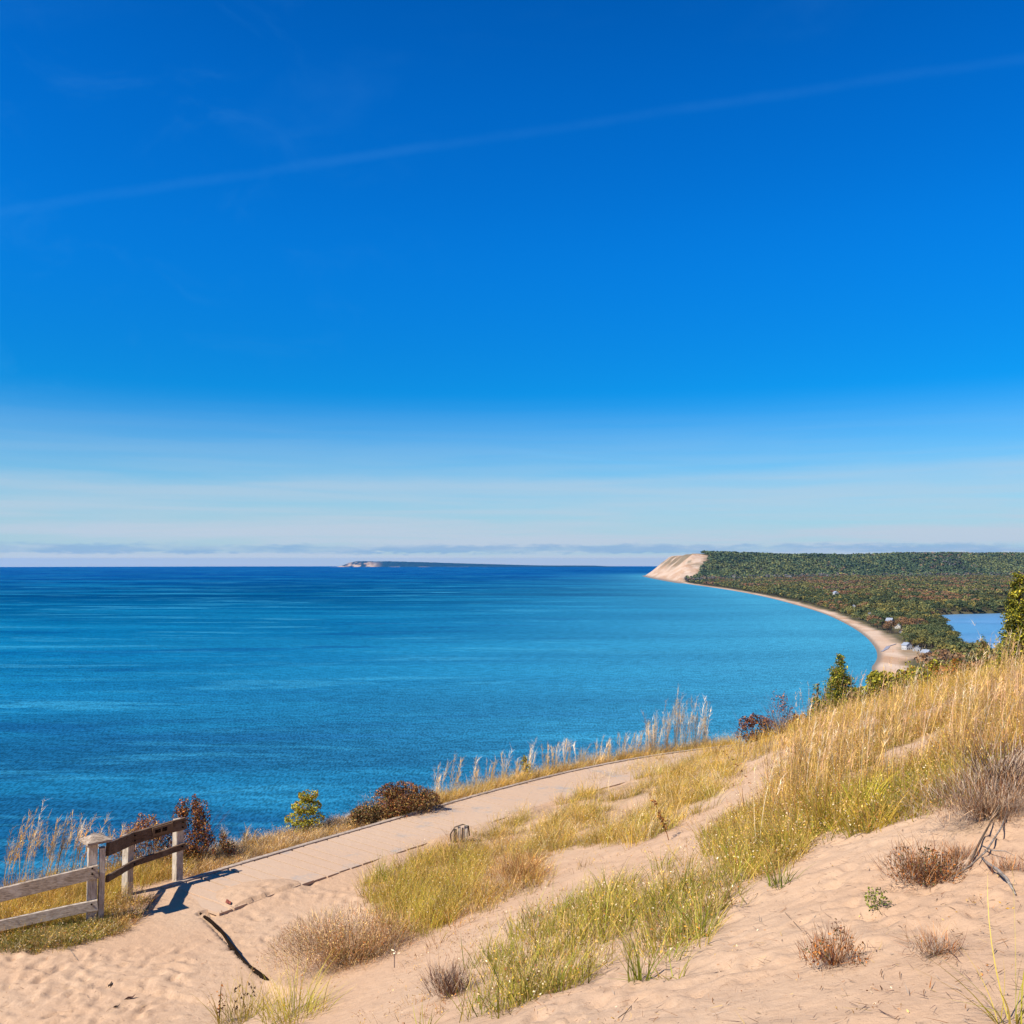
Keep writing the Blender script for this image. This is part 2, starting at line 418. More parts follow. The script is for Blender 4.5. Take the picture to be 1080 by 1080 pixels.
def relief(x, y):
    m = sstep(-.1, .6, -polydist(EDGE, x, y))
    il = inpoly(LAND, x, y); wl = np.abs(polydist(WALK, x, y))
    amp = sstep(.75, 1.6, wl)*m*sstep(.0, .7, np.abs(polydist(LAND+[LAND[0]], x, y)))
    r = (fbm(x*.7, y*.7, 3, 3)-.5)*.14*amp*sstep(-3.5, 0, x)+(fbm(x*4.2, y*4.2, 3, 9)-.5)*.034*amp*sstep(-3.5, 1.5, x+.0)+(fbm(x*2.1, y*3.3, 4, 19)-.5)*.014*amp
    # crumbly little steps on the slope
    r = r+(np.abs(fbm(x*2.1+.5*y, y*2.1, 4, 21)-.5))*-.06*amp*sstep(-4.4, -3.4, r*0+ground0(x, y))
    return np.where(il, (fbm(x*5, y*5, 3, 55)-.5)*.012, r)
def ground(x, y): return ground0(x, y)+relief(x, y)
def axis(lo, f0, f1, hi, fine):
    a = list(np.arange(f0, f1, fine)); s = fine*1.3; v = a[-1]; r = []
    while v < hi: v += s; s *= 1.17; r.append(v)
    s = fine*1.3; v = a[0]; l = []
    while v > lo: v -= s; s *= 1.17; l.append(v)
    return np.array(l[::-1]+a+r)
ax_ = axis(-420, -8.5, 10.5, 520, .034); ay_ = axis(-220, 2.6, 24.5, 430, .036)
GX, GY = np.meshgrid(ax_, ay_)
GZ = ground(GX, GY)
for (hx, hy, hr, hd, ha, el) in HOLES:
    i0, i1 = np.searchsorted(ax_, (hx-.4, hx+.4)); j0, j1 = np.searchsorted(ay_, (hy-.4, hy+.4))
    if i1 <= i0 or j1 <= j0: continue
    dx = GX[j0:j1, i0:i1]-hx; dy = GY[j0:j1, i0:i1]-hy
    u = (dx*math.cos(ha)+dy*math.sin(ha))/el; v = -dx*math.sin(ha)+dy*math.cos(ha); r = np.hypot(u, v)/hr
    GZ[j0:j1, i0:i1] += hd*(-np.exp(-r*r)+.45*np.exp(-(r-1.5)**2*3))
def grid_faces(nx, ny):
    i = np.arange(nx-1)[None, :]; j = np.arange(ny-1)[:, None]; a = (j*nx+i).ravel()
    return np.stack([a, a+1, a+1+nx, a+nx], 1)

# visible ground points for a set of pixels (used to place plants)
def hit(px, py, crest=True):
    px = np.atleast_1d(np.asarray(px, float)); py = np.atleast_1d(np.asarray(py, float))
    cx = (px-540)/1000; cy = (540-py)/1000; c, s = math.cos(PITCH), math.sin(PITCH)
    Y = c-cy*s; u = cx/Y; w = (s+cy*c)/Y
    res = np.full(len(px), np.nan); done = np.zeros(len(px), bool); best = np.full(len(px), 1e9); bd_ = np.full(len(px), 15.)
    ds = np.concatenate([np.arange(2.5, 30, .10), np.arange(30, 90, .6)])
    for d in ds:
        k = ~done
        if not k.any(): break
        f = w[k]*d-ground0(u[k]*d, np.full(k.sum(), d))
        idx = np.where(k)[0][f <= 0]; res[idx] = d-.05; done[idx] = True
        if d < 27:
            kk_ = np.where(k)[0]; mm = (f < best[kk_]) & (f > 0); best[kk_[mm]] = f[mm]; bd_[kk_[mm]] = d
    if crest:
        far = ~done | (res > 45); res[far] = bd_[far]; done[:] = True
    x = u*res; return x, res, np.where(done, CAMZ+ground(np.nan_to_num(x), np.nan_to_num(res)), np.nan)

# ------------------------------------------------------------------ grass zones (plant bases)
POLY = {
 'far_left': [(0, 905), (60, 905), (130, 900), (180, 893), (210, 893), (205, 915), (186, 926), (130, 938), (112, 958), (98, 975), (0, 990)],
 'front_left': [(0, 985), (60, 972), (108, 966), (118, 985), (70, 1000), (0, 1005)],
 'strip': [(190, 908), (250, 893), (330, 873), (420, 850), (520, 822), (620, 795), (700, 780), (700, 793), (600, 806), (480, 842), (360, 877), (250, 905), (200, 925)],
 'mid': [(500, 882), (560, 857), (640, 825), (700, 795), (772, 782), (782, 815), (740, 850), (690, 884), (600, 893), (540, 905)],
 'brown_mid': [(440, 905), (500, 885), (575, 885), (572, 935), (520, 960), (440, 985), (400, 975)],
 'yellow_left': [(380, 935), (450, 905), (510, 900), (500, 945), (460, 985), (420, 985), (390, 960)],
 'green_low': [(508, 1015), (545, 975), (620, 945), (690, 925), (740, 905), (800, 890), (832, 900), (790, 935), (745, 985), (705, 1018), (640, 1012), (600, 1045), (530, 1075), (505, 1060)],
 'green_right': [(740, 880), (785, 850), (830, 850), (850, 900), (815, 930), (770, 925)],
 'right': [(800, 858), (832, 815), (838, 775), (870, 752), (920, 728), (990, 705), (1080, 690), (1080, 800), (1050, 835), (1000, 842), (950, 856), (915, 880), (880, 872), (840, 900), (810, 905)],
 'bare_right': [(1000, 835), (1080, 800), (1080, 850), (1030, 880), (1000, 880)],
}
def sample(poly, n):
    P = np.array(poly, float); lo = P.min(0); hi = P.max(0); X = []; Y = []
    while len(X) < n:
        a = rng.uniform(lo[0], hi[0], n); b = rng.uniform(lo[1], hi[1], n); m = inpoly(poly, a, b)
        X += list(a[m]); Y += list(b[m])
    return np.array(X[:n]), np.array(Y[:n])

# litter mask on the ground from a coarse image of the zones: red = litter, green = leafy slope
cover = np.zeros(GX.shape)
px_ = np.where(GY > 1, 540+1000*GX/np.maximum(GY*math.cos(PITCH)+GZ*math.sin(PITCH), .5), -999)
py_ = np.where(GY > 1, 540-1000*(GZ*math.cos(PITCH)-GY*math.sin(PITCH))/np.maximum(GY*math.cos(PITCH)+GZ*math.sin(PITCH), .5), -999)
for k, v in POLY.items(): cover = np.maximum(cover, inpoly(v, px_, py_)*(.85 if k in ('right', 'mid', 'far_left', 'strip', 'front_left') else .42))
cover[(GY > 16) & (GX > 4)] = np.maximum(cover[(GY > 16) & (GX > 4)], .8)
es = polydist(EDGE, GX, GY)
col = np.zeros(GX.shape+(3,)); col[..., 0] = cover*sstep(.3, .5, fbm(GX*2, GY*2, 3, 5))*.9
col[..., 1] = sstep(1.0, 4.0, es)*.75*sstep(.35, .5, fbm(GX*.2, GY*.2, 4, 8))
fg = mesh_data('sand_dune', np.stack([GX, GY, GZ+CAMZ], -1).reshape(-1, 3), grid_faces(len(ax_), len(ay_)), M_sand, col.reshape(-1, 3), True)
tag(link('sand_dune', fg), kind='structure')

# ------------------------------------------------------------------ boardwalk
def offs(P, d):
    out = []
    for i, p in enumerate(P):
        a = Vector(P[max(i-1, 0)]); b = Vector(P[min(i+1, len(P)-1)]); t = (b-a).normalized()
        out.append(Vector(p)+Vector((-t.y, t.x))*d)
    return out
HW = .74
def along(P, step):
    P = [Vector(p) for p in P]; out = []; acc = 0.
    for a, b in zip(P[:-1], P[1:]):
        L = (b-a).length
        while acc < L: out.append((a.lerp(b, acc/L), (b-a).normalized())); acc += step
        acc -= L
    return out
mb = MB(); base = CAMZ+Z0
PW = .235; prev = None
sm = [Vector(p) for p in WALK]
for _ in range(2):       # round the bends
    q = [sm[0]]
    for a, b in zip(sm[:-1], sm[1:]): q += [a.lerp(b, .25), a.lerp(b, .75)]
    sm = q+[sm[-1]]
for i, (p, t) in enumerate(along(sm, PW)):
    n = Vector((-t.y, t.x)); j = random.uniform(-.012, .012); z = base-.02+random.uniform(-.004, .003)
    a = p+n*(HW+j); b = p-n*(HW+j)
    mb.beam((a.x, a.y, z), (b.x, b.y, z), PW-(random.choice((.020, .030, .036)) if i < 22 else random.choice((.008, .012, .020, .026))), .04, bev=.03)
walk = mb.build('boardwalk', M_deck); tag(walk, kind='structure')
mb = MB()
for sgn in (1,):
    e = offs(sm, sgn*(HW-.03)); z = base+.004
    for a, b in zip(e[:-1], e[1:]):
        if sgn < 0 and a.y < 14.0: continue
        mb.beam((a.x, a.y, z if sgn > 0 else base-.03), (b.x, b.y, z if sgn > 0 else base-.03), .085, .035 if sgn > 0 else .05, bev=.15)
mb.build('edge_board', M_edge, walk)
# landing covered by sand, one height with the walk; a near-black strip added along its right edge as the gap's shade
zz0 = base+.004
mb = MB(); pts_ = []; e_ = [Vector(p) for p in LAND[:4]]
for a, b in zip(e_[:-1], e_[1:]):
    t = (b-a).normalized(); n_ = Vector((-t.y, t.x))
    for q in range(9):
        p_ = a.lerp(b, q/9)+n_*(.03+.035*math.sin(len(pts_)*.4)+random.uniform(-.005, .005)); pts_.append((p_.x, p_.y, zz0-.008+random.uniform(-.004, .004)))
mb.tube(pts_, [random.uniform(.010, .019)+.010*math.sin(k*.5)**2 for k in range(len(pts_))], 7); mb.build('dark_gap_strip', M_dark, walk)

# ------------------------------------------------------------------ fence
fence = empty('fence', (-5.34, 12.0, base))
tag(fence, 'weathered grey wooden rail fence with capped post beside the sandy boardwalk', 'fence')
FO = Vector((-5.34, 12.0, base))
def L(p): return Vector(p)-FO
P1 = Vector(at(96, 975, Z0)); P2 = Vector(at(134, 943, Z0)); P3 = Vector(at(187, 929, Z0))
def zat(p, px, py): u, w = ray(px, py); return CAMZ+w*p.y
t1 = zat(P1, 96, 889); t2 = zat(P2, 134, 880); t3 = zat(P3, 187, 864)
def post(p, zt, w, d, rz, name='post', mat=M_post):
    a = L((p.x, p.y, p.z-.5)); b = L((p.x, p.y, zt)); mb = MB()
    up = (math.cos(rz), math.sin(rz), 0)
    mb.beam(a, b, w, d, up=up, wob=.003, seg=5, bev=.08); return mb.build(name, mat, fence)
rB = math.atan2(P3.y-P2.y, P3.x-P2.x)
pa = post(P1, t1, .115, .115, .5)
post(P1+Vector((.10, .05, 0)), t1-.07, .10, .07, .5)
post(P2, t2-.01, .125, .10, 1.1); post(P3, t3, .125, .11, rB)
# sloping cap on the first post
mb = MB(); c = L((P1.x+.03, P1.y+.02, t1+.012)); k = .15
ca, sa = math.cos(.75), math.sin(.75)
def rr(x, y, z): return (c.x+x*ca-y*sa, c.y+x*sa+y*ca, c.z+z)
mb.add([rr(-k, -k, 0), rr(k, -k, 0), rr(k, k, 0), rr(-k, k, 0), rr(-k, -k, .03), rr(k, -k, .03), rr(k, k, .03), rr(-k, k, .03), rr(-.05, -.05, .085), rr(.05, -.05, .085), rr(.05, .05, .085), rr(-.05, .05, .085)],
       [(0, 3, 2, 1), (0, 1, 5, 4), (1, 2, 6, 5), (2, 3, 7, 6), (3, 0, 4, 7), (4, 5, 9, 8), (5, 6, 10, 9), (6, 7, 11, 10), (7, 4, 8, 11), (8, 9, 10, 11)])
mb.build('post_cap', M_wood, fence)
def rail(pts, w, h, mat=M_wood, name='rail'):
    mb = MB()
    for a, b in zip(pts[:-1], pts[1:]): mb.beam(L(a), L(b), w, h, wob=.003, seg=8, bev=.1)
    return mb.build(name, mat, fence)
# camera side of the posts; left section falls away to the left
dA = Vector((-.95, -.42, 0)).normalized(); nA = Vector((.40, -.91, 0))
def secA(py1, pyL, w, h, mat):
    a = P1+nA*.085+dA*-.07; a.z = zat(a, 96, py1)
    u0, w0 = ray(0, pyL)
    tt = (a.x-u0*a.y)/(u0*dA.y-dA.x); b = a+dA*tt; b.z = CAMZ+w0*b.y
    e = a+(b-a)*2.4; rail([a, e], w, h, mat)
    return e
eA = secA(919, 944, .045, .165, M_wood); secA(954, 976, .045, .13, M_rail)
pe = a_ = Vector((eA.x, eA.y, 0)) - nA*.085
post(Vector((pe.x-dA.x*.3, pe.y-dA.y*.3, eA.z-.7)), eA.z+.35, .115, .115, .3)
n12 = Vector((.99, -.1, 0)); n23 = Vector((.70, -.71, 0))
def secB(y1, y2, y3, w, h, mat):
    a = P1+Vector((.15, .10, 0)); b = P2+Vector((.09, -.05, 0)); c = P3+Vector((.075, -.06, 0))
    a.z = zat(a, 100, y1); b.z = zat(b, 140, y2); c.z = zat(c, 188, y3)
    e = (c-b).normalized()*.05; rail([a, b], w, h, mat); return rail([b+e*.02, c+e], w, h, mat), b, c+e
secB(896, 884, 869, .045, .165, M_shadedwood)
secB(927, 911, 893, .045, .085, M_shadedwood)
for (p, px_b, ys, nn_) in ((P1+nA*.115, 96, (919, 954), nA), (P2+Vector((.125, -.07, 0)), 136, (884, 911), n12), (P3+Vector((.10, -.09, 0)), 186, (870, 893), n23)):
    for yb in ys:
        zb = zat(p, px_b, yb); mb = MB()
        for dz_ in (-.035, .035) if yb in (919, 884, 870) else (0,):
            c_ = Vector((p.x, p.y, zb+dz_)); mb = MB(); mb.tube([L(c_-nn_*.03), L(c_+nn_*.004)], .011, 8); mb.build('bolt', M_dark, fence)
# carved plate screwed to the upper rail
b = P2+Vector((.09, -.05, 0)); c = P3+Vector((.075, -.06, 0)); b.z = zat(b, 140, 884); c.z = zat(c, 188, 869)
d = (c-b); nn = Vector((d.y, -d.x, 0)).normalized()
q0 = b+d*.36+nn*.032; q1 = b+d*.78+nn*.032; q0.z += .012; q1.z += .012
mb = MB(); mb.beam(L(q0), L(q1), .018, .115, bev=.1); pl = mb.build('sign_plate', plain('sign_wood', (.20, .12, .06), .8, .2), fence)
mb = MB()
for i, (f, hh) in enumerate([(.14, .05), (.19, .05), (.24, .045), (.30, .05), (.36, .05), (.50, .055), (.56, .05), (.62, .055), (.68, .05)]):
    c0 = q0.lerp(q1, f)+nn*.0105
    mb.beam(L(c0-Vector((0, 0, hh/2))), L(c0+Vector((0, 0, hh/2))), .012, .006, up=nn)
    if i % 2: mb.beam(L(c0+Vector((0, 0, hh*.3))-d.normalized()*.008), L(c0+Vector((0, 0, hh*.3))+d.normalized()*.022), .006, .012, up=(0, 0, 1))
mb.build('lettering', M_dark, pl)
# small post stub with strapped slats beyond the walk edge
x, y, z = [float(v[0]) for v in hit(485, 888)]
stub = empty('post_stub', (x, y, z)); tag(stub, 'short split wooden post stub with dark gaps at the near edge of the boardwalk', 'post')
for i, (dx, w, m, h) in enumerate([(-.085, .05, M_bark, .21), (-.02, .045, M_post, .25), (.035, .03, M_bark, .22), (.09, .06, M_post, .26)]):
    mb = MB(); mb.beam((dx, dx*.3, -.25), (dx+.01, dx*.3, h), w, .06, up=(0, 1, 0), wob=.002, seg=3, bev=.1); mb.build('slat', m, stub)
mb = MB(); mb.tube([(-.14, -.06, .02), (-.15, -.05, .14), (-.08, -.045, .25), (.05, -.03, .29), (.14, -.02, .26), (.155, 0, .10)], .012, 6); mb.build('loop_strap', M_bark, stub, True)

# ------------------------------------------------------------------ blades of grass
def blades(base, d0, ln, wd, bend, c0, c1, seg=4, taper=1.6):
    N = len(base); t = np.linspace(0, 1, seg+1)
    P = base[:, None, :]+ln[:, None, None]*(d0[:, None, :]*t[None, :, None]+bend[:, None, :]*(t**2)[None, :, None])
    a = rng.uniform(0, np.pi, N); w = np.stack([np.cos(a), np.sin(a), np.zeros(N)], 1)
    hw = wd[:, None]*.5*(1-t[None, :]**taper*.92)
    Lf = P-w[:, None, :]*hw[..., None]; Rt = P+w[:, None, :]*hw[..., None]
    V = np.stack([Lf, Rt], 2).reshape(-1, 3)
    k = (seg+1)*2; f = np.arange(seg)*2
    q = np.stack([f, f+1, f+3, f+2], 1)
    Fc = (np.arange(N)[:, None, None]*k+q[None]).reshape(-1, 4)
    C = c0[:, None, :]*(1-t[None, :, None])+c1[:, None, :]*t[None, :, None]
    C = np.repeat(C[:, :, None, :], 2, 2).reshape(-1, 3)
    return V, Fc, C
class Acc:
    def __init__(s): s.V = []; s.F = []; s.C = []; s.n = 0
    def add(s, V, Fc, C): s.V.append(V); s.F.append(Fc+s.n); s.C.append(C); s.n += len(V)
    def obj(s, name, mat, parent=None):
        return link(name, mesh_data(name, np.concatenate(s.V), np.concatenate(s.F), mat, np.concatenate(s.C)), parent)
PAL = dict(straw=(.98, .64, .20), gold=(.92, .53, .07), pale=(1.1, .90, .58), brown=(.36, .17, .06), green=(.34, .38, .04), ygreen=(.68, .57, .06), rust=(.62, .22, .045), grey=(.60, .46, .33), dgreen=(.11, .14, .025), pink=(.86, .53, .28))
def pick(names, wts, n):
    A = np.array([PAL[k] for k in names]); w = np.array(wts, float); i = rng.choice(len(names), n, p=w/w.sum())
    return A[i]*rng.uniform(.38, 1.42, (n, 1))
WIND = np.array([.11, .03, 0])
def leaves(A, P, size, names, wts, flat=.5):
    n = len(P); u = rng.normal(0, 1, (n, 3)); u /= np.linalg.norm(u, axis=1)[:, None]
    w = rng.normal(0, 1, (n, 3)); w -= u*(u*w).sum(1)[:, None]; w /= np.linalg.norm(w, axis=1)[:, None]
    s = size*rng.uniform(.6, 1.4, (n, 1)); h = s*flat
    V = np.stack([P-u*s*.5, P+w*h*.5, P+u*s*.5, P-w*h*.5], 1).reshape(-1, 3)
    A.add(V, np.arange(n*4).reshape(-1, 4), np.repeat(pick(names, wts, n), 4, 0))
def tuft(acc, x, y, z, nb, hgt, spread, names, wts, wd=.006, bend=.35, lean=.28, seg=4, wind=1., greenbase=None, fleck=.45):
    """many tufts at once: arrays x, y, z (tuft centres), nb blades each"""
    n = len(x); N = n*nb
    r = np.sqrt(rng.uniform(0, 1, N))*spread; a = rng.uniform(0, 2*np.pi, N)
    bx = np.repeat(x, nb)+r*np.cos(a); by = np.repeat(y, nb)+r*np.sin(a)
    bz = CAMZ+ground(bx, by)-.015 if z is None else np.repeat(z, nb)-.015
    out = np.stack([np.cos(a), np.sin(a), np.zeros(N)], 1)
    ln_ = rng.uniform(0, lean, (N, 1)); d0 = out*ln_+np.array([0, 0, 1.])+rng.normal(0, .17, (N, 3)); d0 /= np.linalg.norm(d0, axis=1)[:, None]
    hs_ = np.repeat(hgt*rng.uniform(.7, 1.25, n), nb)*rng.uniform(.45, 1.1, N)
    bd = out*rng.uniform(0, bend, (N, 1))+WIND*wind*rng.uniform(.3, 1.3, (N, 1)); bd[:, 2] -= rng.uniform(.02, .30, N)*bend
    bd[:, :2] += rng.normal(0, .16, (N, 2))
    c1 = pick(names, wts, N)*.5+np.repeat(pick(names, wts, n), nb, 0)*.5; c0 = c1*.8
    if greenbase is not None: c0 = c0*(1-greenbase)+np.array(PAL['green'])*greenbase
    # a tangle of short bent blades low down, and seeds and flecks on the tall ones
    tg = rng.uniform(0, 1, N) < .30
    d0[tg] = rng.normal(0, 1, (tg.sum(), 3)); d0[tg, 2] = np.abs(d0[tg, 2])*.45+.1; d0[tg] /= np.linalg.norm(d0[tg], axis=1)[:, None]
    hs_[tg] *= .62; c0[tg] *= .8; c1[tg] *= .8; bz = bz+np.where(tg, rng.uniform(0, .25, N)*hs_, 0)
    B = np.stack([bx, by, bz], 1)
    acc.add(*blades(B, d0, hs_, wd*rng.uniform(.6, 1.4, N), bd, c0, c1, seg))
    f = np.where(rng.uniform(0, 1, N) < fleck)[0]
    if len(f):
        f = np.repeat(f, 2); t = rng.uniform(.45, 1.0, (len(f), 1)); P = B[f]+hs_[f][:, None]*(d0[f]*t+bd[f]*t*t)+rng.normal(0, .012, (len(f), 3))
        leaves(acc, P, max(wd*3.0, .014), ['straw', 'pale', 'brown', 'rust', 'pink', 'gold'], [3, 2, 2.4, 1, 2, 3], .45)
def plumes(acc, x, y, z, hgt, per=1, names=('pale', 'straw'), wts=(3, 2), wd=.006, wind=1., branch=26, blen=.16, top=.45):
    """tall flowering stems with feathery heads"""
    n = len(x)*per
    bx = np.repeat(x, per)+rng.normal(0, .05, n); by = np.repeat(y, per)+rng.normal(0, .05, n); bz = np.repeat(z, per)-.03
    d0 = np.stack([rng.normal(0.02, .10, n), rng.normal(0, .10, n), np.ones(n)], 1); d0 /= np.linalg.norm(d0, axis=1)[:, None]
    h = hgt*rng.uniform(.65, 1.15, n); bd = WIND*wind*rng.uniform(.5, 1.6, (n, 1))+rng.normal(0, .04, (n, 3)); bd[:, 2] = -.03
    c = pick(names, wts, n); b0 = np.stack([bx, by, bz], 1)
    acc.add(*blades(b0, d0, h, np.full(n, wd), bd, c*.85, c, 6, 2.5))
    t = np.repeat(rng.uniform(1-top, 1.0, (n, branch)).ravel()[:, None], 1, 1)
    B = np.repeat(b0, branch, 0); D = np.repeat(d0, branch, 0); H = np.repeat(h, branch)[:, None]; BD = np.repeat(bd, branch, 0)
    P = B+H*(D*t+BD*t*t); N = len(P)
    dd = D+BD*2*t+rng.normal(0, .42, (N, 3)); dd /= np.linalg.norm(dd, axis=1)[:, None]
    ln = blen*rng.uniform(.3, 1.1, N)*(1.25-np.abs(t[:, 0]-.75))
    bb = WIND*wind*.8+rng.normal(0, .15, (N, 3)); bb[:, 2] -= .15
    cc = np.repeat(c, branch, 0)*rng.uniform(.85, 1.2, (N, 1))
    acc.add(*blades(P, dd, ln, np.full(N, wd*.85), bb, cc, cc, 2))
def seen(poly, n, jit=0):
    a, b = sample(POLY[poly] if isinstance(poly, str) else poly, n); x, y, z = hit(a, b, False); k = ~np.isnan(x) & (y < 34)
    return x[k], y[k], z[k]
def thin(x, y, z, sc, lo, hi, seed):
    j = rng.uniform(0, 1, len(x)) < .45; x = x+j*rng.normal(0, .22, len(x)); y = y+j*rng.normal(0, .22, len(x))
    k = fbm(x*sc, y*sc, 3, seed); p = sstep(lo, hi, k); m = rng.uniform(0, 1, len(x)) < p; return x[m], y[m], z[m]

G = Acc()      # dense grass of the right slope
x, y, z = seen('right', 3600); x, y, z = thin(x, y, z, 1.3, .40, .52, 31)
low = sstep(11.5, 8.5, y)*sstep(5.5, 3.0, x)
k = rng.uniform(0, 1, len(x)) < low*.8+.12*(fbm(x*.9, y*.9, 2, 35) > .5)
tuft(G, x[k], y[k], None, 24, .24, .11, ['ygreen', 'green', 'gold', 'brown', 'dgreen'], [4, 3.4, 3, 2, 1], .006, .6, .5, greenbase=.4)
x, y, z = x[~k], y[~k], z[~k]
tuft(G, x, y, None, 24, .23, .12, ['straw', 'gold', 'ygreen', 'green', 'brown', 'pink', 'rust'], [3, 4.5, 3.2, 1.6, 3.6, 2, 1], .0062, .6, .5, greenbase=.3)
k = rng.uniform(0, 1, len(x)) < .55
tuft(G, x[k], y[k], None, 7, .47, .10, ['straw', 'pink', 'gold', 'rust', 'brown'], [3, 4, 3, 2, 1.6], .0055, .25, .25, fleck=1.)
k = (rng.uniform(0, 1, len(x)) < .16)
plumes(G, x[k], y[k], z[k], .85, 2, ('pink', 'straw', 'pale'), (3, 3, 1), .005, 1, 16, .09, .35)
# beyond the crest, out of the photograph's sight
x = rng.uniform(4, 16, 900); y = rng.uniform(15, 23, 900); z = CAMZ+ground(x, y)
k = polydist(EDGE, x, y) < 1.5; x, y, z = x[k], y[k], z[k]
tuft(G, x, y, None, 22, .42, .14, ['straw', 'gold', 'ygreen', 'brown'], [4, 4, 2, 1], .006, .5, .4)
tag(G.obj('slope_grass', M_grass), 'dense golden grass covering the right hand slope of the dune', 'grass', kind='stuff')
G = Acc()
x, y, z = seen('mid', 1500); x, y, z = thin(x, y, z, 1.5, .36, .52, 32)
tuft(G, x, y, None, 24, .28, .12, ['gold', 'ygreen', 'straw', 'green', 'brown', 'pale'], [5, 3, 4, .8, 1.6, 1], .006, .6, .5, greenbase=.25)
k = rng.uniform(0, 1, len(x)) < .35
tuft(G, x[k], y[k], None, 5, .48, .08, ['straw', 'gold', 'pale', 'rust'], [4, 3, 2, 1], .005, .4, .3)
tag(G.obj('middle_grass', M_grass), 'golden green grass band between the boardwalk and the sandy gully', 'grass', kind='stuff')
G = Acc()
x, y, z = seen('brown_mid', 620)
x, y, z = thin(x, y, z, 1.8, .34, .50, 36)
tuft(G, x, y, None, 26, .27, .12, ['brown', 'grey', 'straw', 'rust', 'gold', 'ygreen'], [3, 1.5, 3, 1.4, 2, 2], .005, .6, .6)
x, y, z = seen('yellow_left', 420)
tuft(G, x, y, None, 24, .34, .11, ['ygreen', 'green', 'straw', 'gold', 'brown'], [4, 1.2, 3, 3, 1.5], .0055, .5, .5, greenbase=.3)
tag(G.obj('brown_grass', M_grass), 'brown and yellow green grass patch left of the sandy gully', 'grass', kind='stuff')
G = Acc()
x, y, z = seen('green_low', 600); x, y, z = thin(x, y, z, 1.3, .30, .52, 33)
tuft(G, x, y, None, 15, .32, .09, ['green', 'ygreen', 'straw', 'brown', 'dgreen', 'gold'], [3.4, 3.6, 2.4, 1.6, 1.4, 1.4], .006, .45, .5, greenbase=.35)
x, y, z = seen('green_low', 420)
tuft(G, x, y, None, 8, .16, .13, ['straw', 'pale', 'brown', 'pink'], [3, 2, 2, 2], .004, .7, .8)
x, y, z = seen('green_right', 420)
tuft(G, x, y, None, 15, .21, .12, ['ygreen', 'green', 'straw', 'brown', 'gold'], [4, 1.5, 4, 2, 3], .0055, .55, .6, greenbase=.25)
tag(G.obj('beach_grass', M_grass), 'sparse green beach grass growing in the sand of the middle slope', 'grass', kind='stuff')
POLY['post_base'] = [(96, 958), (128, 950), (158, 948), (150, 966), (128, 985), (98, 990)]
G = Acc()
x, y, z = seen('post_base', 130)
tuft(G, x, y, None, 22, .16, .10, ['brown', 'rust', 'straw', 'dgreen', 'ygreen'], [4, 2, 3, 2, 2], .006, .7, .7)
x, y, z = seen('far_left', 1100)
tuft(G, x, y, None, 26, .27, .12, ['gold', 'straw', 'ygreen', 'rust', 'brown', 'green'], [4, 3.4, 2.4, 1.2, 1.6, 1], .005, .5, .4, greenbase=.2)
x = rng.uniform(-11, -5.2, 700); y = rng.uniform(9, 16, 700); e = polydist(EDGE, x, y); k = (e > -1.6) & (e < 1.6); x, y = x[k], y[k]
tuft(G, x, y, None, 24, .34, .13, ['gold', 'straw', 'ygreen', 'rust', 'brown'], [4, 3, 2, 1.2, 1.6], .005, .5, .4)
x, y, z = seen('front_left', 420)
tuft(G, x, y, None, 24, .17, .10, ['green', 'dgreen', 'ygreen', 'straw', 'brown', 'pale'], [3, 3, 2, 2, 2, 1], .006, .7, .7)
tag(G.obj('fence_grass', M_grass), 'golden and green grass growing behind and below the rail fence', 'grass', kind='stuff')
G = Acc()
x, y, z = seen([(440, 1000), (560, 940), (620, 935), (520, 1000), (480, 1075), (380, 1078)], 110)
tuft(G, x, y, None, 9, .10, .10, ['brown', 'rust', 'pink', 'straw'], [4, 2, 2, 2], .004, .8, 1.2)
x, y, z = seen([(580, 905), (700, 890), (790, 800), (800, 850), (740, 915), (600, 940)], 90)
tuft(G, x, y, None, 8, .10, .10, ['brown', 'rust', 'pink', 'straw'], [4, 2, 2, 3], .004, .8, 1.2)
x, y, z = seen([(830, 930), (1000, 870), (1080, 900), (1080, 1050), (900, 1078), (600, 1078)], 60)
tuft(G, x, y, None, 6, .05, .08, ['brown', 'rust', 'pink', 'grey'], [4, 2, 2, 2], .0025, .8, 1.4)
tag(G.obj('sparse_tufts', M_grass), 'thin low dead tufts scattered in the bare sand of the gully and slope', 'dry grass', kind='stuff')
G = Acc()
# far edge of the boardwalk
pts = along([tuple(p) for p in offs(sm, HW+.30)], .02); n = len(pts)
P = np.array([[p.x, p.y] for p, _ in pts]); P = np.repeat(P, 3, 0)+rng.normal(0, .20, (n*3, 2))
s_ = polydist([tuple(v) for v in sm], P[:, 0], P[:, 1]); k = (np.abs(s_) > HW+.08) & (s_ > 0) & (P[:, 1] > 14.2); P = P[k]
hm = fbm(P[:, 0]*.8, P[:, 1]*.8, 3, 44)
k1 = hm > .34
tuft(G, P[k1, 0], P[k1, 1], None, 22, .17, .10, ['straw', 'brown', 'pale', 'gold', 'rust', 'grey'], [3, 3, 2, 2.5, 1, 2], .005, .6, .6)
k2 = (P[:, 1] > 17.6) & (rng.uniform(0, 1, len(P)) < .5)
tuft(G, P[k2, 0], P[k2, 1], None, 22, .40, .10, ['gold', 'ygreen', 'straw', 'pale', 'rust'], [5, 2, 3, 2, 1], .0055, .5, .5)
Q = P+rng.normal(0, .3, P.shape)+np.array([-.45, .4])
tuft(G, Q[:, 0], Q[:, 1], None, 18, .22, .12, ['straw', 'brown', 'pale', 'grey', 'gold'], [3, 3, 3, 2, 2], .0055, .6, .6)
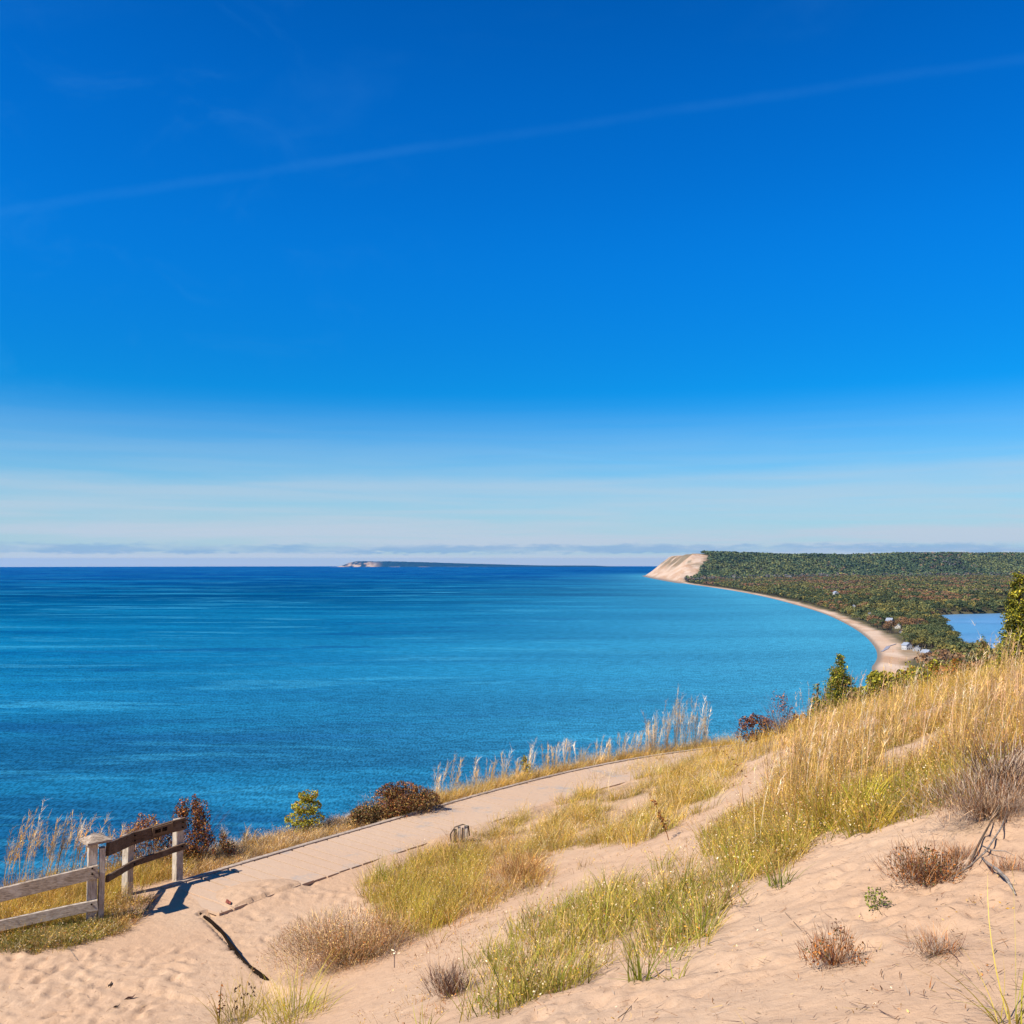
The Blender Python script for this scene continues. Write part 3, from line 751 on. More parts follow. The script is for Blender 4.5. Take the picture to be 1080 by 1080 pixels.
tag(G.obj('edge_grass', M_grass), 'low dry grass fringe along the lake side of the boardwalk', 'grass', kind='stuff')

def plume_thing(name, label, spots, hgt, per, group=None, **kw):
    for (px, py, hm) in spots:
        x, y, z = [float(v[0]) for v in hit(px, py)]
        if math.isnan(x): continue
        A = Acc(); o = np.array([0.]); plumes(A, o, o, o, hgt*hm, per, **kw)
        tuft(A, o, o, o, 18, hgt*.45, .06, ['straw', 'gold', 'ygreen'], [3, 3, 1], .006, .4, .3)
        ob = A.obj(name, M_grass); ob.location = (x, y, z); tag(ob, label, 'plume', group)
plume_thing('tall_plume', 'tall feathery pale grass plume rising behind the rail fence against the lake',
            [(18, 925, 1.1), (30, 920, 1.25), (46, 922, 1.0), (60, 916, 1.0), (74, 914, .95), (4, 930, .9), (95, 908, .75), (112, 904, .7), (128, 900, .6), (84, 925, .9), (54, 925, .8)], .98, 7, 'tall plume grasses behind the fence', wd=.0065, wind=1.0, branch=36, blen=.13, names=('straw', 'pale', 'gold'), wts=(4, 2, 2))
plume_thing('tall_plume', 'feathery pale grass plume standing on the lake side of the boardwalk',
            [(235, 900, .5), (262, 895, .4), (478, 838, 1.0), (500, 828, .9), (515, 824, .8), (530, 822, .95), (560, 812, 1.0), (575, 810, .8), (596, 804, .85), (612, 800, .7), (632, 796, .75), (655, 790, .75), (462, 838, .9), (545, 817, .7), (585, 806, .75), (642, 792, .7), (670, 788, .8)],
            .85, 6, 'plume grasses along the boardwalk', names=('pale', 'straw', 'gold'), wts=(3, 4, 1), wd=.006, wind=.7, branch=50, blen=.15, top=.75)
plume_thing('tall_plume', 'tallest silvery dry grass cluster at the far end of the boardwalk',
            [(690, 790, .9), (702, 788, 1.1), (712, 788, 1.35), (722, 788, 1.25), (733, 788, 1.1), (745, 786, 1.0), (684, 790, .8)], 1.12, 11, 'silvery grasses at the end of the boardwalk', names=('pale', 'grey', 'straw'), wts=(4, 1, 3), wd=.0065, wind=.3, branch=60, blen=.17, top=.8)
plume_thing('tall_plume', 'tall pale stem with a drooping head on the crest before the inland lake',
            [(1005, 702, 1.0), (1040, 696, 1.25), (1062, 700, 1.1), (970, 712, 1.0), (950, 722, .9), (1024, 705, .8)], 1.15, 1, 'tall stems on the crest', names=('pale', 'straw'), wts=(3, 3), wd=.007, wind=-1.8, branch=16, blen=.12)

# single tufts that stand out
def tuft_thing(name, label, px, py, nb, h, spr, names, wts, wd=.007, bend=.4, lean=.4, seg=5, wind=1., cat='tuft', extra=None):
    x, y, z = [float(v[0]) for v in hit(px, py)]
    A = Acc(); o = np.array([0.]); tuft(A, o, o, o, nb, h, spr, names, wts, wd, bend, lean, seg, wind, greenbase=.3, fleck=0 if nb < 70 else .2)
    if extra: extra(A)
    ob = A.obj(name, M_grass); ob.location = (x, y, z); return tag(ob, label, cat)
gn = (['green', 'ygreen', 'straw', 'dgreen'], [4, 3, 1.5, 1])
tuft_thing('blade_tuft', 'bright green long bladed grass tuft in the bottom right corner on bare sand', 1068, 1078, 26, .42, .06, ['green', 'ygreen', 'straw', 'gold'], [3, 3, 2, 2], .0065, .6, .7, 6)
tuft_thing('blade_tuft', 'green beach grass tuft leaning left at the edge of the bare sand slope', 738, 992, 34, .42, .05, *gn, .008, .4, .5, wind=-1.6)
tuft_thing('blade_tuft', 'upright green beach grass tuft rooted at the lower sand edge', 674, 1038, 40, .40, .06, *gn, .008, .25, .35, wind=.1)
tuft_thing('blade_tuft', 'dense green and straw grass tuft at the bottom left of the beach grass', 565, 1050, 60, .36, .14, ['green', 'dgreen', 'straw', 'brown'], [3, 2, 3, 2], .008, .5, .5)
tuft_thing('blade_tuft', 'vivid green low grass tuft in the middle of the slope', 762, 888, 130, .26, .20, ['green', 'ygreen'], [4, 2], .006, .6, .6)
tuft_thing('blade_tuft', 'tall golden and green grass tuft hanging over the edge of the sand bowl', 878, 872, 130, .46, .15, ['gold', 'straw', 'ygreen', 'rust'], [4, 3, 3, 1], .007, .3, .3)
tuft_thing('blade_tuft', 'yellow green grass tuft at the right end of the sand bowl edge', 912, 856, 110, .40, .13, ['ygreen', 'green', 'gold'], [3, 3, 2], .007, .4, .35)
tuft_thing('blade_tuft', 'dark green grass tuft at the left tip of the sand bowl', 822, 936, 50, .30, .08, ['green', 'dgreen', 'straw'], [3, 2, 2], .007, .5, .5)
def heads(A):
    n = 16; a = rng.uniform(0, 6.28, n); P = np.stack([np.cos(a)*.1, np.sin(a)*.1, rng.uniform(.16, .36, n)], 1)
    P = np.repeat(P, 9, 0); N = len(P); d = rng.normal(0, 1, (N, 3)); d /= np.linalg.norm(d, axis=1)[:, None]
    c = np.tile(np.array([.06, .03, .02]), (N, 1)); A.add(*blades(P, d, np.full(N, .022), np.full(N, .016), d*0, c, c, 1))
tuft_thing('blade_tuft', 'green grass tuft with dark seed heads at the bottom edge beside the landing', 258, 1078, 240, .46, .26, ['green', 'ygreen', 'straw', 'dgreen', 'gold'], [3, 3, 2, 1, 1.5], .006, .55, .6, extra=heads)
tuft_thing('blade_tuft', 'fuller green and gold grass tuft at the bottom edge below the brown bush', 312, 1072, 320, .42, .30, ['ygreen', 'gold', 'green', 'straw', 'rust'], [3, 3, 2, 2, 1], .006, .55, .6)
tuft_thing('blade_tuft', 'yellow green tufted spike of grass above the brown bush', 402, 932, 60, .42, .08, ['ygreen', 'green'], [3, 1], .007, .2, .22)

# ------------------------------------------------------------------ shrubs
def dome(A, n, rx, ry, rz, ln, wd, names, wts, inner=.25, up=.6, droop=.2):
    """fine twigs filling a dome"""
    a = rng.uniform(0, 6.28, n); r = rng.uniform(inner, .92, n); e = rng.uniform(0, 1, n)
    P = np.stack([np.cos(a)*r*rx*np.sqrt(1-e*e*.9), np.sin(a)*r*ry*np.sqrt(1-e*e*.9), e*r*rz], 1)
    d = P/np.array([rx, ry, rz])+np.array([0, 0, up])+rng.normal(0, .45, (n, 3)); d /= np.linalg.norm(d, axis=1)[:, None]+1e-6
    c = pick(names, wts, n); bd = rng.normal(0, .25, (n, 3)); bd[:, 2] -= droop
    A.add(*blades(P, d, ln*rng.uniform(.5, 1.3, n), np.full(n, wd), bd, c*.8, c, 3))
def stems(A, n, rx, ry, rz, wd, colr, bend=.3):
    a = rng.uniform(0, 6.28, n); d = np.stack([np.cos(a)*rx, np.sin(a)*ry, rng.uniform(.35, 1, n)*rz], 1); ln = np.linalg.norm(d, axis=1)
    c = np.tile(np.array(colr), (n, 1))*rng.uniform(.7, 1.3, (n, 1))
    A.add(*blades(rng.normal(0, .03, (n, 3))*[1, 1, 0], d/ln[:, None], ln*rng.uniform(.6, 1, n), np.full(n, wd), rng.normal(0, bend*.4, (n, 3)), c, c, 4))
def lumps(n, rx, ry, rz, k=14, sz=.32, seed=1):
    r_ = np.random.default_rng(seed); a = r_.uniform(0, 6.28, k); rr_ = r_.uniform(.2, .85, k); e = r_.uniform(.12, .9, k)
    Cn = np.stack([np.cos(a)*rr_*np.sqrt(1-e*e*.8), np.sin(a)*rr_*np.sqrt(1-e*e*.8), e], 1)
    i = rng.integers(0, k, n); d = rng.normal(0, 1, (n, 3)); d /= np.linalg.norm(d, axis=1)[:, None]
    P = Cn[i]+d*sz*rng.uniform(.6, 1.05, (n, 1)); P[:, 2] = np.abs(P[:, 2]); P[:, :2] *= (1.15-.5*np.minimum(P[:, 2:3], 1.1)); return P*np.array([rx, ry, rz])
def shrub(name, label, px, py, cat, build, dz=0.):
    x, y, z = [float(v[0]) for v in hit(px, py)]
    e = empty(name, (x, y, z+dz)); tag(e, label, cat)
    st = Acc(); lf = Acc(); build(st, lf)
    if st.V: st.obj('twigs', M_twig, e)
    if lf.V: lf.obj('foliage', M_leaf, e)
    return e
DR = ['dred', 'rust', 'brown', 'olive']; PAL.update(dred=(.13, .035, .025), olive=(.13, .13, .035), orange=(.55, .24, .04), yel=(.58, .46, .04), conif=(.085, .12, .02), goldgreen=(.34, .33, .03), purple=(.12, .05, .05))
def b_brown(st, lf):
    stems(st, 160, .95, .5, .55, .008, (.12, .08, .05))
    leaves(lf, lumps(13000, .98, .55, .60, 34, .20, 3), .032, ['dred', 'brown', 'olive', 'rust', 'straw'], [4, 3, 2.2, 1.5, .8])
    dome(st, 2400, 1.05, .55, .58, .10, .004, ['brown', 'straw', 'grey'], [3, 2, 1])
shrub('leafy_bush', 'rounded dark reddish brown bush on the lake side of the boardwalk', 425, 862, 'bush', b_brown)
def b_brown2(st, lf):
    stems(st, 50, .35, .3, .3, .008, (.12, .08, .05))
    leaves(lf, lumps(3600, .48, .35, .36, 14, .28, 5), .033, ['olive', 'brown', 'dred', 'straw'], [3, 3, 2, 1])
shrub('leafy_bush', 'smaller olive brown bush just left of the large rounded one by the boardwalk', 384, 872, 'bush', b_brown2)
def b_fence(st, lf):
    stems(st, 140, .62, .4, 1.0, .008, (.13, .06, .05))
    leaves(lf, lumps(6400, .66, .40, .98, 44, .16, 7), .034, ['dred', 'rust', 'brown', 'olive'], [4, 2.5, 2, 1.5])
shrub('red_leaf_shrub', 'upright shrub with dark red leaves behind the last fence post', 202, 908, 'shrub', b_fence)
def b_fence2(st, lf):
    stems(st, 180, .75, .35, .72, .006, (.20, .11, .07))
    dome(st, 1500, .8, .4, .75, .12, .0045, ['brown', 'straw', 'rust', 'pink'], [3, 2, 2, 2])
    leaves(lf, lumps(4200, .78, .35, .78, 40, .18, 8), .03, ['rust', 'dred', 'brown', 'straw'], [4, 2.5, 2, 2])
shrub('red_leaf_shrub', 'open rusty shrub seen through the fence rails', 155, 915, 'shrub', b_fence2)
def b_redr(st, lf):
    stems(st, 90, .7, .5, .62, .010, (.13, .06, .05))
    leaves(lf, lumps(2600, .68, .4, .62, 20, .22, 9), .045, ['dred', 'purple', 'rust', 'brown'], [4, 2, 2, 1.4])
shrub('red_leaf_shrub', 'dark red leafed shrub at the crest left of the sandy gully top', 796, 779, 'shrub', b_redr)
def b_redr2(st, lf):
    stems(st, 130, .55, .4, .95, .008, (.24, .15, .12))
    leaves(lf, lumps(600, .5, .4, .9, 20, .2, 10), .035, ['dred', 'purple', 'rust'], [3, 3, 2])
shrub('red_leaf_shrub', 'thin purplish twiggy shrub right of the dark red one on the crest', 824, 776, 'shrub', b_redr2)
def b_yel(st, lf):
    stems(st, 26, .2, .2, .55, .012, (.16, .11, .06))
    n = 2800; t = rng.uniform(.12, 1, n); a = rng.uniform(0, 6.28, n); k = (.26*(1-t*.75)+.04)*(1+.5*np.sin(t*21))
    leaves(lf, np.stack([np.cos(a)*k+.10*t-.05, np.sin(a)*k, t*.68+rng.normal(0, .02, n)], 1), .04, ['ygreen', 'yel', 'orange', 'green', 'goldgreen'], [3, 3, 1.6, 2, 2], .6)
shrub('small_tree', 'little yellow green and orange sapling on the bluff edge against the lake', 322, 878, 'sapling', b_yel)
def b_bare(st, lf): stems(st, 90, .3, .2, .3, .005, (.26, .18, .14)); dome(st, 500, .35, .2, .28, .1, .004, ['grey', 'brown'], [2, 2])
shrub('bare_shrub', 'low grey bare twig shrub between the sapling and the brown bush', 352, 874, 'shrub', b_bare)
def b_or(st, lf):
    stems(st, 30, .2, .2, .45, .009, (.2, .12, .06))
    leaves(lf, lumps(900, .24, .2, .5, 9, .34, 12), .035, ['yel', 'orange', 'ygreen', 'goldgreen'], [3, 2, 2, 2])
shrub('yellow_shrub', 'small golden orange shrub among the plumes beside the boardwalk', 553, 813, 'shrub', b_or)
def b_fluff(st, lf):
    stems(st, 260, .95, .7, .55, .004, (.22, .13, .07))
    P = 15000; dome(st, P, 1.05, .75, .54, .12, .0030, ['brown', 'pink', 'straw', 'rust', 'grey', 'dgreen'], [5, 4, 3, 2, 2, 1.5], .1, .5, .1)
    leaves(st, lumps(7000, 1.05, .75, .52, 50, .2, 22), .014, ['brown', 'pink', 'straw', 'rust'], [5, 3, 2, 2])
shrub('dry_bush', 'large fluffy brown dried bush beside the landing', 372, 1012, 'bush', b_fluff)
def b_fluff2(st, lf): dome(st, 4200, .42, .4, .33, .12, .0030, ['brown', 'rust', 'straw', 'pink'], [3, 3, 4, 2], .1, .7, .1)
shrub('dry_bush', 'fluffy brown dried bush at the left edge of the sandy gully', 548, 930, 'bush', b_fluff2)
def b_red_s(st, lf): dome(st, 1100, .22, .2, .22, .13, .0035, ['purple', 'brown', 'grey', 'dred'], [2, 3, 3, 1], .05, 1.0, .0)
shrub('dry_bush', 'small purplish brown twiggy plant on the sand below the large brown bush', 474, 1048, 'bush', b_red_s)
def b_hud(st, lf):
    dome(st, 1500, .30, .28, .20, .10, .0035, ['brown', 'grey', 'rust', 'dred'], [4, 3, 2, 2], .1, .6, .0)
    leaves(lf, lumps(1100, .30, .28, .2, 12, .3, 15), .016, ['rust', 'olive', 'dred', 'brown'], [3, 2, 2, 3])
shrub('sand_shrub', 'low reddish brown heath shrub beside the driftwood on the right', 975, 925, 'shrub', b_hud)
def b_hud2(st, lf):
    dome(st, 900, .19, .17, .17, .07, .0025, ['brown', 'grey', 'rust', 'dred'], [5, 2, 2, 2], .05, .8, .0)
    leaves(lf, lumps(420, .19, .17, .19, 9, .3, 16), .015, ['rust', 'brown', 'dred', 'olive'], [3, 3, 1, 1])
shrub('sand_shrub', 'small brown dead clump alone on the open sand at lower right', 878, 1020, 'shrub', b_hud2)
def b_sprig(st, lf):
    stems(st, 14, .07, .07, .13, .004, (.1, .12, .04))
    leaves(lf, lumps(260, .09, .08, .14, 8, .35, 17), .016, ['green', 'dgreen', 'olive'], [3, 3, 1])
shrub('sand_sprig', 'tiny dark green sprig on the sand left of the heath shrub', 927, 955, 'plant', b_sprig)
def b_deadtop(st, lf):
    stems(st, 60, .35, .3, .7, .006, (.07, .04, .035)); dome(st, 1500, .38, .3, .42, .15, .0045, ['brown', 'purple', 'grey'], [3, 2, 3], .1, .8, .0)
shrub('dead_shrub', 'dark dead shrub with a tall bare stem near the right edge', 1056, 838, 'shrub', b_deadtop)
def b_greybr(st, lf):
    stems(st, 160, .55, .4, .34, .005, (.32, .24, .18), .6); dome(st, 4600, .68, .48, .30, .10, .0028, ['grey', 'pink', 'brown', 'dred'], [4, 2, 5, 2], .05, .5, .0)
shrub('dead_shrub', 'tangle of grey dead twigs above the driftwood at the right edge', 1045, 862, 'shrub', b_greybr)
def b_tw(st, lf): dome(st, 420, .16, .14, .07, .08, .0022, ['grey', 'brown', 'rust', 'dred'], [2, 4, 2, 2], .05, .3, .0)
shrub('dead_sprig', 'low tangle of thin dead twigs at the foot of the knotted root', 1012, 903, 'dead plant', b_tw)
shrub('dead_sprig', 'low tangle of thin dead twigs right of the curved driftwood', 1064, 916, 'dead plant', b_tw)
shrub('dead_sprig', 'flattened brown twigs on the open sand above the bottom right tuft', 990, 1012, 'dead plant', b_tw)
def stalk(name, label, px, py, h, colr, lean, nb=10, leafc=None):
    x, y, z = [float(v[0]) for v in hit(px, py)]; A = Acc(); n = 1
    c = np.array([colr]); A.add(*blades(np.zeros((1, 3)), np.array([[lean, 0, 1.]]), np.array([h]), np.array([.012]), np.array([[lean*.5, 0, 0.]]), c, c, 6, 3))
    t = rng.uniform(.3, 1, nb*6); P = np.stack([lean*t*h+lean*.5*t*t*h, 0*t, t*h], 1)
    leaves(A, P+rng.normal(0, .02, P.shape), .035, leafc or ['rust', 'dred', 'brown'], [3, 2, 2] if not leafc else [1]*len(leafc), .5)
    o = A.obj(name, M_leaf); o.location = (x, y, z-.03); tag(o, label, 'plant')
stalk('dry_stalk', 'bright rust coloured dead stalk in the grass beside the sandy gully', 706, 888, .55, (.30, .09, .03), -.25, 12, ['rust', 'orange', 'dred'])
stalk('dry_stalk', 'thin dark stalk leaning left over the upper sandy gully', 808, 848, .72, (.14, .07, .04), -.5, 5)
stalk('dry_stalk', 'thin pale broken stem standing before the brown bush', 416, 1020, .30, (.5, .42, .33), 0.0, 1, ['pale'])
stalk('dry_stalk', 'dark seed spike beside the green tuft at the bottom edge', 231, 1078, .42, (.10, .05, .04), .03, 6)

# conifers and bushes past the crest
def conifer(name, label, px, py, d, h, r, names, wts, cat, n=5200, lum=0):
    """px, py: base as seen; stands at distance d on the slope"""
    u, w = ray(px, py); x, y = u*d, d; z = CAMZ+float(ground(np.array([x]), np.array([y]))[0]); top = CAMZ+w*d
    H = h+(top-z)       # reach up to where it is seen
    e = empty(name, (x, y, z-.1)); tag(e, label, cat)
    mb = MB(); mb.tube([(0, 0, 0), (0, 0, H*.5), (.02, 0, H*.93)], [r*.12, r*.08, .012], 7); mb.build('trunk', M_bark, e, True)
    st = Acc(); A = Acc(); k = 200
    t = np.sqrt(rng.uniform(.0, 1, k)); t = 1-t; t = np.clip(t+.03, 0, .99); a = rng.uniform(0, 6.28, k)
    hz = H*(1-(1-t)*h*1.25/H) if H > h*1.25 else H*t
    rr_ = r*(1-t)**.8*rng.uniform(.65, 1.15, k)+.03
    i = rng.integers(0, k, n); f = np.sqrt(rng.uniform(.02, 1, n))
    P = np.stack([np.cos(a[i])*rr_[i]*f, np.sin(a[i])*rr_[i]*f, hz[i]+rr_[i]*f*.30], 1)+rng.normal(0, 1, (n, 3))*(.05+.10*r*(1-t[i]))[:, None]*.6
    leaves(A, P, .05, names, wts, .5)
    A.obj('crown', M_leaf, e)
    return e
conifer('cedar_tree', 'pointed green juniper standing above the grass crest against the bay', 886, 742, 23, 1.25, .50, ['conif', 'goldgreen', 'ygreen', 'brown'], [4, 3, 1.5, .7], 'tree', 12000)
conifer('cedar_tree', 'small thin juniper left of the pointed green one on the crest', 862, 752, 22, .78, .20, ['conif', 'goldgreen', 'orange'], [3, 3, 1], 'tree', 1500)
conifer('cedar_tree', 'tall golden green cedar at the right edge of the crest', 1077, 700, 19, 1.95, .46, ['goldgreen', 'yel', 'olive', 'conif'], [4, 2, 2, 2], 'tree', 16000)
conifer('cedar_tree', 'tiny dark cedar tip before the inland lake', 1037, 688, 30, .62, .16, ['conif', 'goldgreen', 'brown'], [3, 2, 2], 'tree', 900)
def slope_bush(label, px, py, d, rx, rz, names, wts, seed, n=4200, name='slope_bush'):
    u, w = ray(px, py); x, y = u*d, d; z = CAMZ+float(ground(np.array([x]), np.array([y]))[0]); top = CAMZ+w*d
    H = top-z; e = empty(name, (x, y, z-.1)); tag(e, label, 'bush')
    mb = MB()
    for k in range(6):
        a = k*1.05; mb.tube([(0, 0, 0), (math.cos(a)*rx*.25, math.sin(a)*rx*.25, H*.6), (math.cos(a)*rx*.5, math.sin(a)*rx*.5, H-rz*.3)], [.05, .035, .015], 5)
    mb.build('stem', M_bark, e, True)
    A = Acc(); P = lumps(n, rx, rx, rz, 18, .30, seed); P[:, 2] += max(H-rz, 0)*1.0
    Q = lumps(n//2, rx, rx, max(H-rz, .2)+.2, 18, .30, seed+1)
    leaves(A, np.concatenate([P, Q]), .065, names, wts, .6); A.obj('foliage', M_leaf, e)
gg = ['goldgreen', 'olive', 'ygreen', 'orange', 'yel']
slope_bush('olive gold bush at the crest below the end of the beach', 930, 706, 25, .62, .55, gg, [4, 2, 2, .6, 1], 41)
slope_bush('dark olive bush between the juniper and the beach', 907, 722, 24, .5, .42, ['olive', 'goldgreen', 'brown', 'grey', 'straw'], [3, 3, 2, 1, 1], 42)
slope_bush('golden green bush right of the beach end', 957, 700, 25.5, .66, .6, gg, [4, 1, 3, 1.4, 1.5], 43)
slope_bush('orange tinged bush at the crest under the pale cottages', 985, 697, 26, .66, .6, gg, [3, 2, 2, 2, 1], 44)
slope_bush('rusty bush at the crest beside the near shore of the inland lake', 1008, 694, 26, .55, .5, ['rust', 'brown', 'goldgreen', 'olive', 'orange'], [3, 2, 2, 3, 1], 45)
slope_bush('low gold bush behind the crest grass left of the beach', 917, 716, 24, .42, .38, gg, [3, 2, 2, 1, 1], 46, 1500)
slope_bush('low green bush behind the crest grass under the orange bush', 966, 712, 24.5, .6, .45, gg, [3, 3, 2, 1, 1], 47, 1800)

# ------------------------------------------------------------------ driftwood, sticks and litter
slope_bush('gold and rust bush on the crest hiding the foot of the wood', 997, 702, 24.5, .60, .55, ['rust', 'goldgreen', 'orange', 'olive', 'brown'], [3, 3, 2, 2, 1], 48)
slope_bush('small olive bush on the crest before the white houses', 975, 706, 24, .42, .40, gg, [2, 4, 2, 1, 1], 49, 2400)
slope_bush('yellow green bush on the crest left of the cedar', 1048, 694, 22, .42, .40, gg, [4, 2, 3, 1, 1], 50, 2400)
slope_bush('low brown bush on the crest left of the small juniper', 842, 766, 21.5, .40, .26, ['brown', 'dred', 'olive', 'straw'], [3, 2, 2, 2], 51, 2000)
def stick(name, label, pts, rads, mat, cat='stick', n=7):
    W_ = []
    for (px, py, dz) in pts:
        x, y, z = [float(v[0]) for v in hit(px, py)]; W_.append(Vector((x, y, z+dz)))
    o0 = W_[0]; mb = MB(); mb.tube([p-o0 for p in W_], [q*.55 for q in rads], n); ob = mb.build(name, mat, None, True); ob.location = o0
    tag(ob, label, cat); return ob
stick('driftwood', 'curved bleached driftwood stick lying on the sand near the right edge', [(1036, 906, .03), (1042, 915, .05), (1052, 926, .05), (1062, 934, .04), (1071, 941, .015)], [.012, .017, .019, .017, .008], M_dry, 'driftwood')
stick('driftwood', 'dark knotted root leaning out of the sand above the curved stick', [(1016, 914, .005), (1026, 903, .02), (1034, 890, .035), (1044, 875, .05), (1054, 860, .07)], [.008, .013, .012, .009, .005], M_bark, 'driftwood')
stick('driftwood', 'long thin bleached root beside the knotted one', [(1004, 920, .01), (1022, 912, .04), (1040, 898, .03), (1056, 876, .04), (1068, 850, .05)], [.006, .010, .011, .009, .005], M_dry, 'driftwood')
stick('driftwood', 'forked grey branch pointing right above the curved stick', [(1036, 896, .04), (1048, 902, .05), (1060, 900, .06), (1070, 903, .05)], [.008, .007, .005, .003], M_dry, 'driftwood')
stick('twig', 'thin dark twig lying on open sand at centre right', [(828, 964, .01), (838, 978, .012), (848, 991, .01)], [.003, .003, .002], M_bark, 'twig', 5)
stick('twig', 'short curved dark twig on the sand below the beach grass', [(652, 1072, .008), (660, 1065, .01), (673, 1056, .008)], [.004, .004, .002], M_bark, 'twig', 5)
stick('twig', 'flat dark twig on the sand left of the bottom right tuft', [(978, 1014, .01), (990, 1007, .015), (1000, 1006, .012), (1008, 1010, .01)], [.004, .006, .005, .003], M_bark, 'twig', 5)
stick('twig', 'thin grey stick lying on the sand below the fence', [(71, 998, .01), (82, 1012, .01)], [.005, .004], M_dry, 'twig', 5)
def leafthing(label, px, py, s, colr, rz):
    z0 = None; u = None
    x, y, z = [float(v[0]) for v in hit(px, py)]
    V = [(-s, 0, .01), (-s*.3, s*.4, .02), (s*.5, s*.45, .012), (s, 0, .04), (s*.4, -s*.42, .015), (-s*.3, -s*.35, .03), (0, 0, .008)]
    V += [(v[0], v[1], v[2]-.004) for v in V]
    Fc = [(i, (i+1) % 6, 6) for i in range(6)]+[(7+(i+1) % 6, 7+i, 13) for i in range(6)]+[(i, 7+i, 7+(i+1) % 6, (i+1) % 6) for i in range(6)]
    o = link('fallen_leaf', mesh_data('fallen_leaf', V, Fc, plain('dry_leaf', colr, .7, .2))); o.location = (x, y, z+.004); o.rotation_euler.z = rz; tag(o, label, 'leaf')
leafthing('reddish fallen leaf on the sand beside the corner of the landing', 241, 954, .07, (.30, .07, .04), 2.2)
leafthing('dark curled leaf on the sand near the bottom left', 137, 1052, .055, (.09, .035, .02), .5)
leafthing('dark leaf on the sand above the curled one', 116, 1040, .04, (.08, .05, .03), 1.5)
leafthing('small dark leaf below the curled one', 123, 1063, .035, (.06, .04, .03), .2)
A = Acc(); n = 2600
a = np.concatenate([rng.uniform(560, 1080, 1500), rng.uniform(0, 290, 500), rng.uniform(230, 430, 300), rng.uniform(440, 640, 300)])
b = np.concatenate([rng.uniform(860, 1080, 1500), rng.uniform(985, 1080, 500), rng.uniform(920, 1010, 300), rng.uniform(960, 1080, 300)])
x, y, z = hit(a, b); k = ~np.isnan(x); x, y, z = x[k], y[k], z[k]; n = len(x)
th = rng.uniform(0, 6.28, n); d0 = np.stack([np.cos(th), np.sin(th), rng.uniform(-.05, .15, n)], 1)
c = pick(['brown', 'rust', 'straw', 'grey', 'purple'], [5, 2, 1, 2, 3], n)*.62
A.add(*blades(np.stack([x, y, z+.012], 1), d0, rng.uniform(.015, .10, n), rng.uniform(.002, .006, n), rng.normal(0, .2, (n, 3))*[1, 1, .2], c, c, 3))
tag(A.obj('plant_litter', M_twig), 'scattered dry bits of grass and twigs lying on the sand', 'plant litter', kind='stuff')

# ------------------------------------------------------------------ shore, lake and land beyond
SH = [(-700, -520), (-420, -180), (-125, 118), (0, 262), (160, 500), (290, 760)]
SH += [(352, 900), far_pt(917, 706), far_pt(924, 698), far_pt(926, 690), far_pt(922, 681), far_pt(912, 670), far_pt(895, 659), far_pt(870, 647), far_pt(840, 638), far_pt(810, 630), far_pt(780, 624), far_pt(750, 619.3), far_pt(722, 615.5), far_pt(700, 611.8), far_pt(684, 608.6)]
SH += [(1090, 7900), (1700, 9300), (3500, 10500), (9000, 12500), (16000, 14000)]
def chaikin(P, n=2, a=6, b=21):
    for _ in range(n):
        Q = [P[0]]
        for p, q in zip(P[:-1], P[1:]): Q += [(p[0]*.75+q[0]*.25, p[1]*.75+q[1]*.25), (p[0]*.25+q[0]*.75, p[1]*.25+q[1]*.75)]
        P = Q+[P[-1]]
    return P
SHr = chaikin(SH)
LK = [far_pt(984, 649.5), far_pt(1010, 648), far_pt(1040, 647.5), far_pt(1072, 646.5), (1330, 2050), (1500, 1600), (1100, 1000), (700, 900), (560, 960), far_pt(1017, 695), far_pt(1018, 688), far_pt(1012, 680), far_pt(1006, 671), far_pt(1000, 663), far_pt(992, 656)]
FOOT = [(860, 5050), (1500, 5350), (2400, 5750), (3300, 6050), (6500, 6500), (14000, 7000)]
def sdin(x, y): return -polydist(SHr, x, y)      # positive on land
def lk(x, y):
    P = LK+[LK[0]]; d = np.abs(polydist(P, x, y)); return np.where(inpoly(LK, x, y), -d, d)
def land(x, y):
    s = sdin(x, y)
    z = np.where(s < 0, s*.04, np.minimum(s*.05, 2.4))+sstep(50, 140, s)*(1+9*fbm(x*.004, y*.004, 3, 60))
    z = z+sstep(60, 500, s)*14*sstep(3300, 4300, y)*fbm(x*.0015, y*.0015, 3, 64)
    q = polydist(FOOT, x, y)
    big = (138+10*sstep(2200, 3600, x)+9*sstep(1900, 900, x))*sstep(-40, 1050, q)+62*(fbm(x*.0013, y*.0013, 4, 61)-.5)*sstep(100, 500, q)
    big = big*sstep(6000, 5000, x)*1.0+big*.85*sstep(5000, 6000, x)
    big = np.minimum(big, np.maximum(s, 0)*.74*(1+.22*(fbm(x*.006, y*.006, 3, 62)-.5))+1)
    gul = (np.abs(fbm(x*.010, y*.0055, 3, 63)-.5))*-44*sstep(10, 60, big)*sstep(260, 120, s)
    z = z+np.where(q > -60, np.maximum(big, 0)+gul, 0)
    d = lk(x, y); z = np.where(d < 12, np.minimum(z, d*.09+.2), z)
    return z
az = np.tan(np.linspace(math.atan(-.35), math.atan(1.5), 620)); dd = np.concatenate([np.geomspace(230, 1000, 60)[:-1], np.geomspace(1000, 14500, 560)])
U, D = np.meshgrid(az, dd); X = U*D; Y = D*1.0
Zl = land(X, Y)
s = sdin(X, Y); q = polydist(FOOT, X, Y)
VEG = lambda y: 24+12*sstep(1900, 1400, y)+8*sstep(3500, 6000, y)
sandm = sstep(VEG(Y)+9, VEG(Y)-6, s+14*(fbm(X*.02, Y*.02, 3, 70)-.5))
near = far_pt(940, 685)
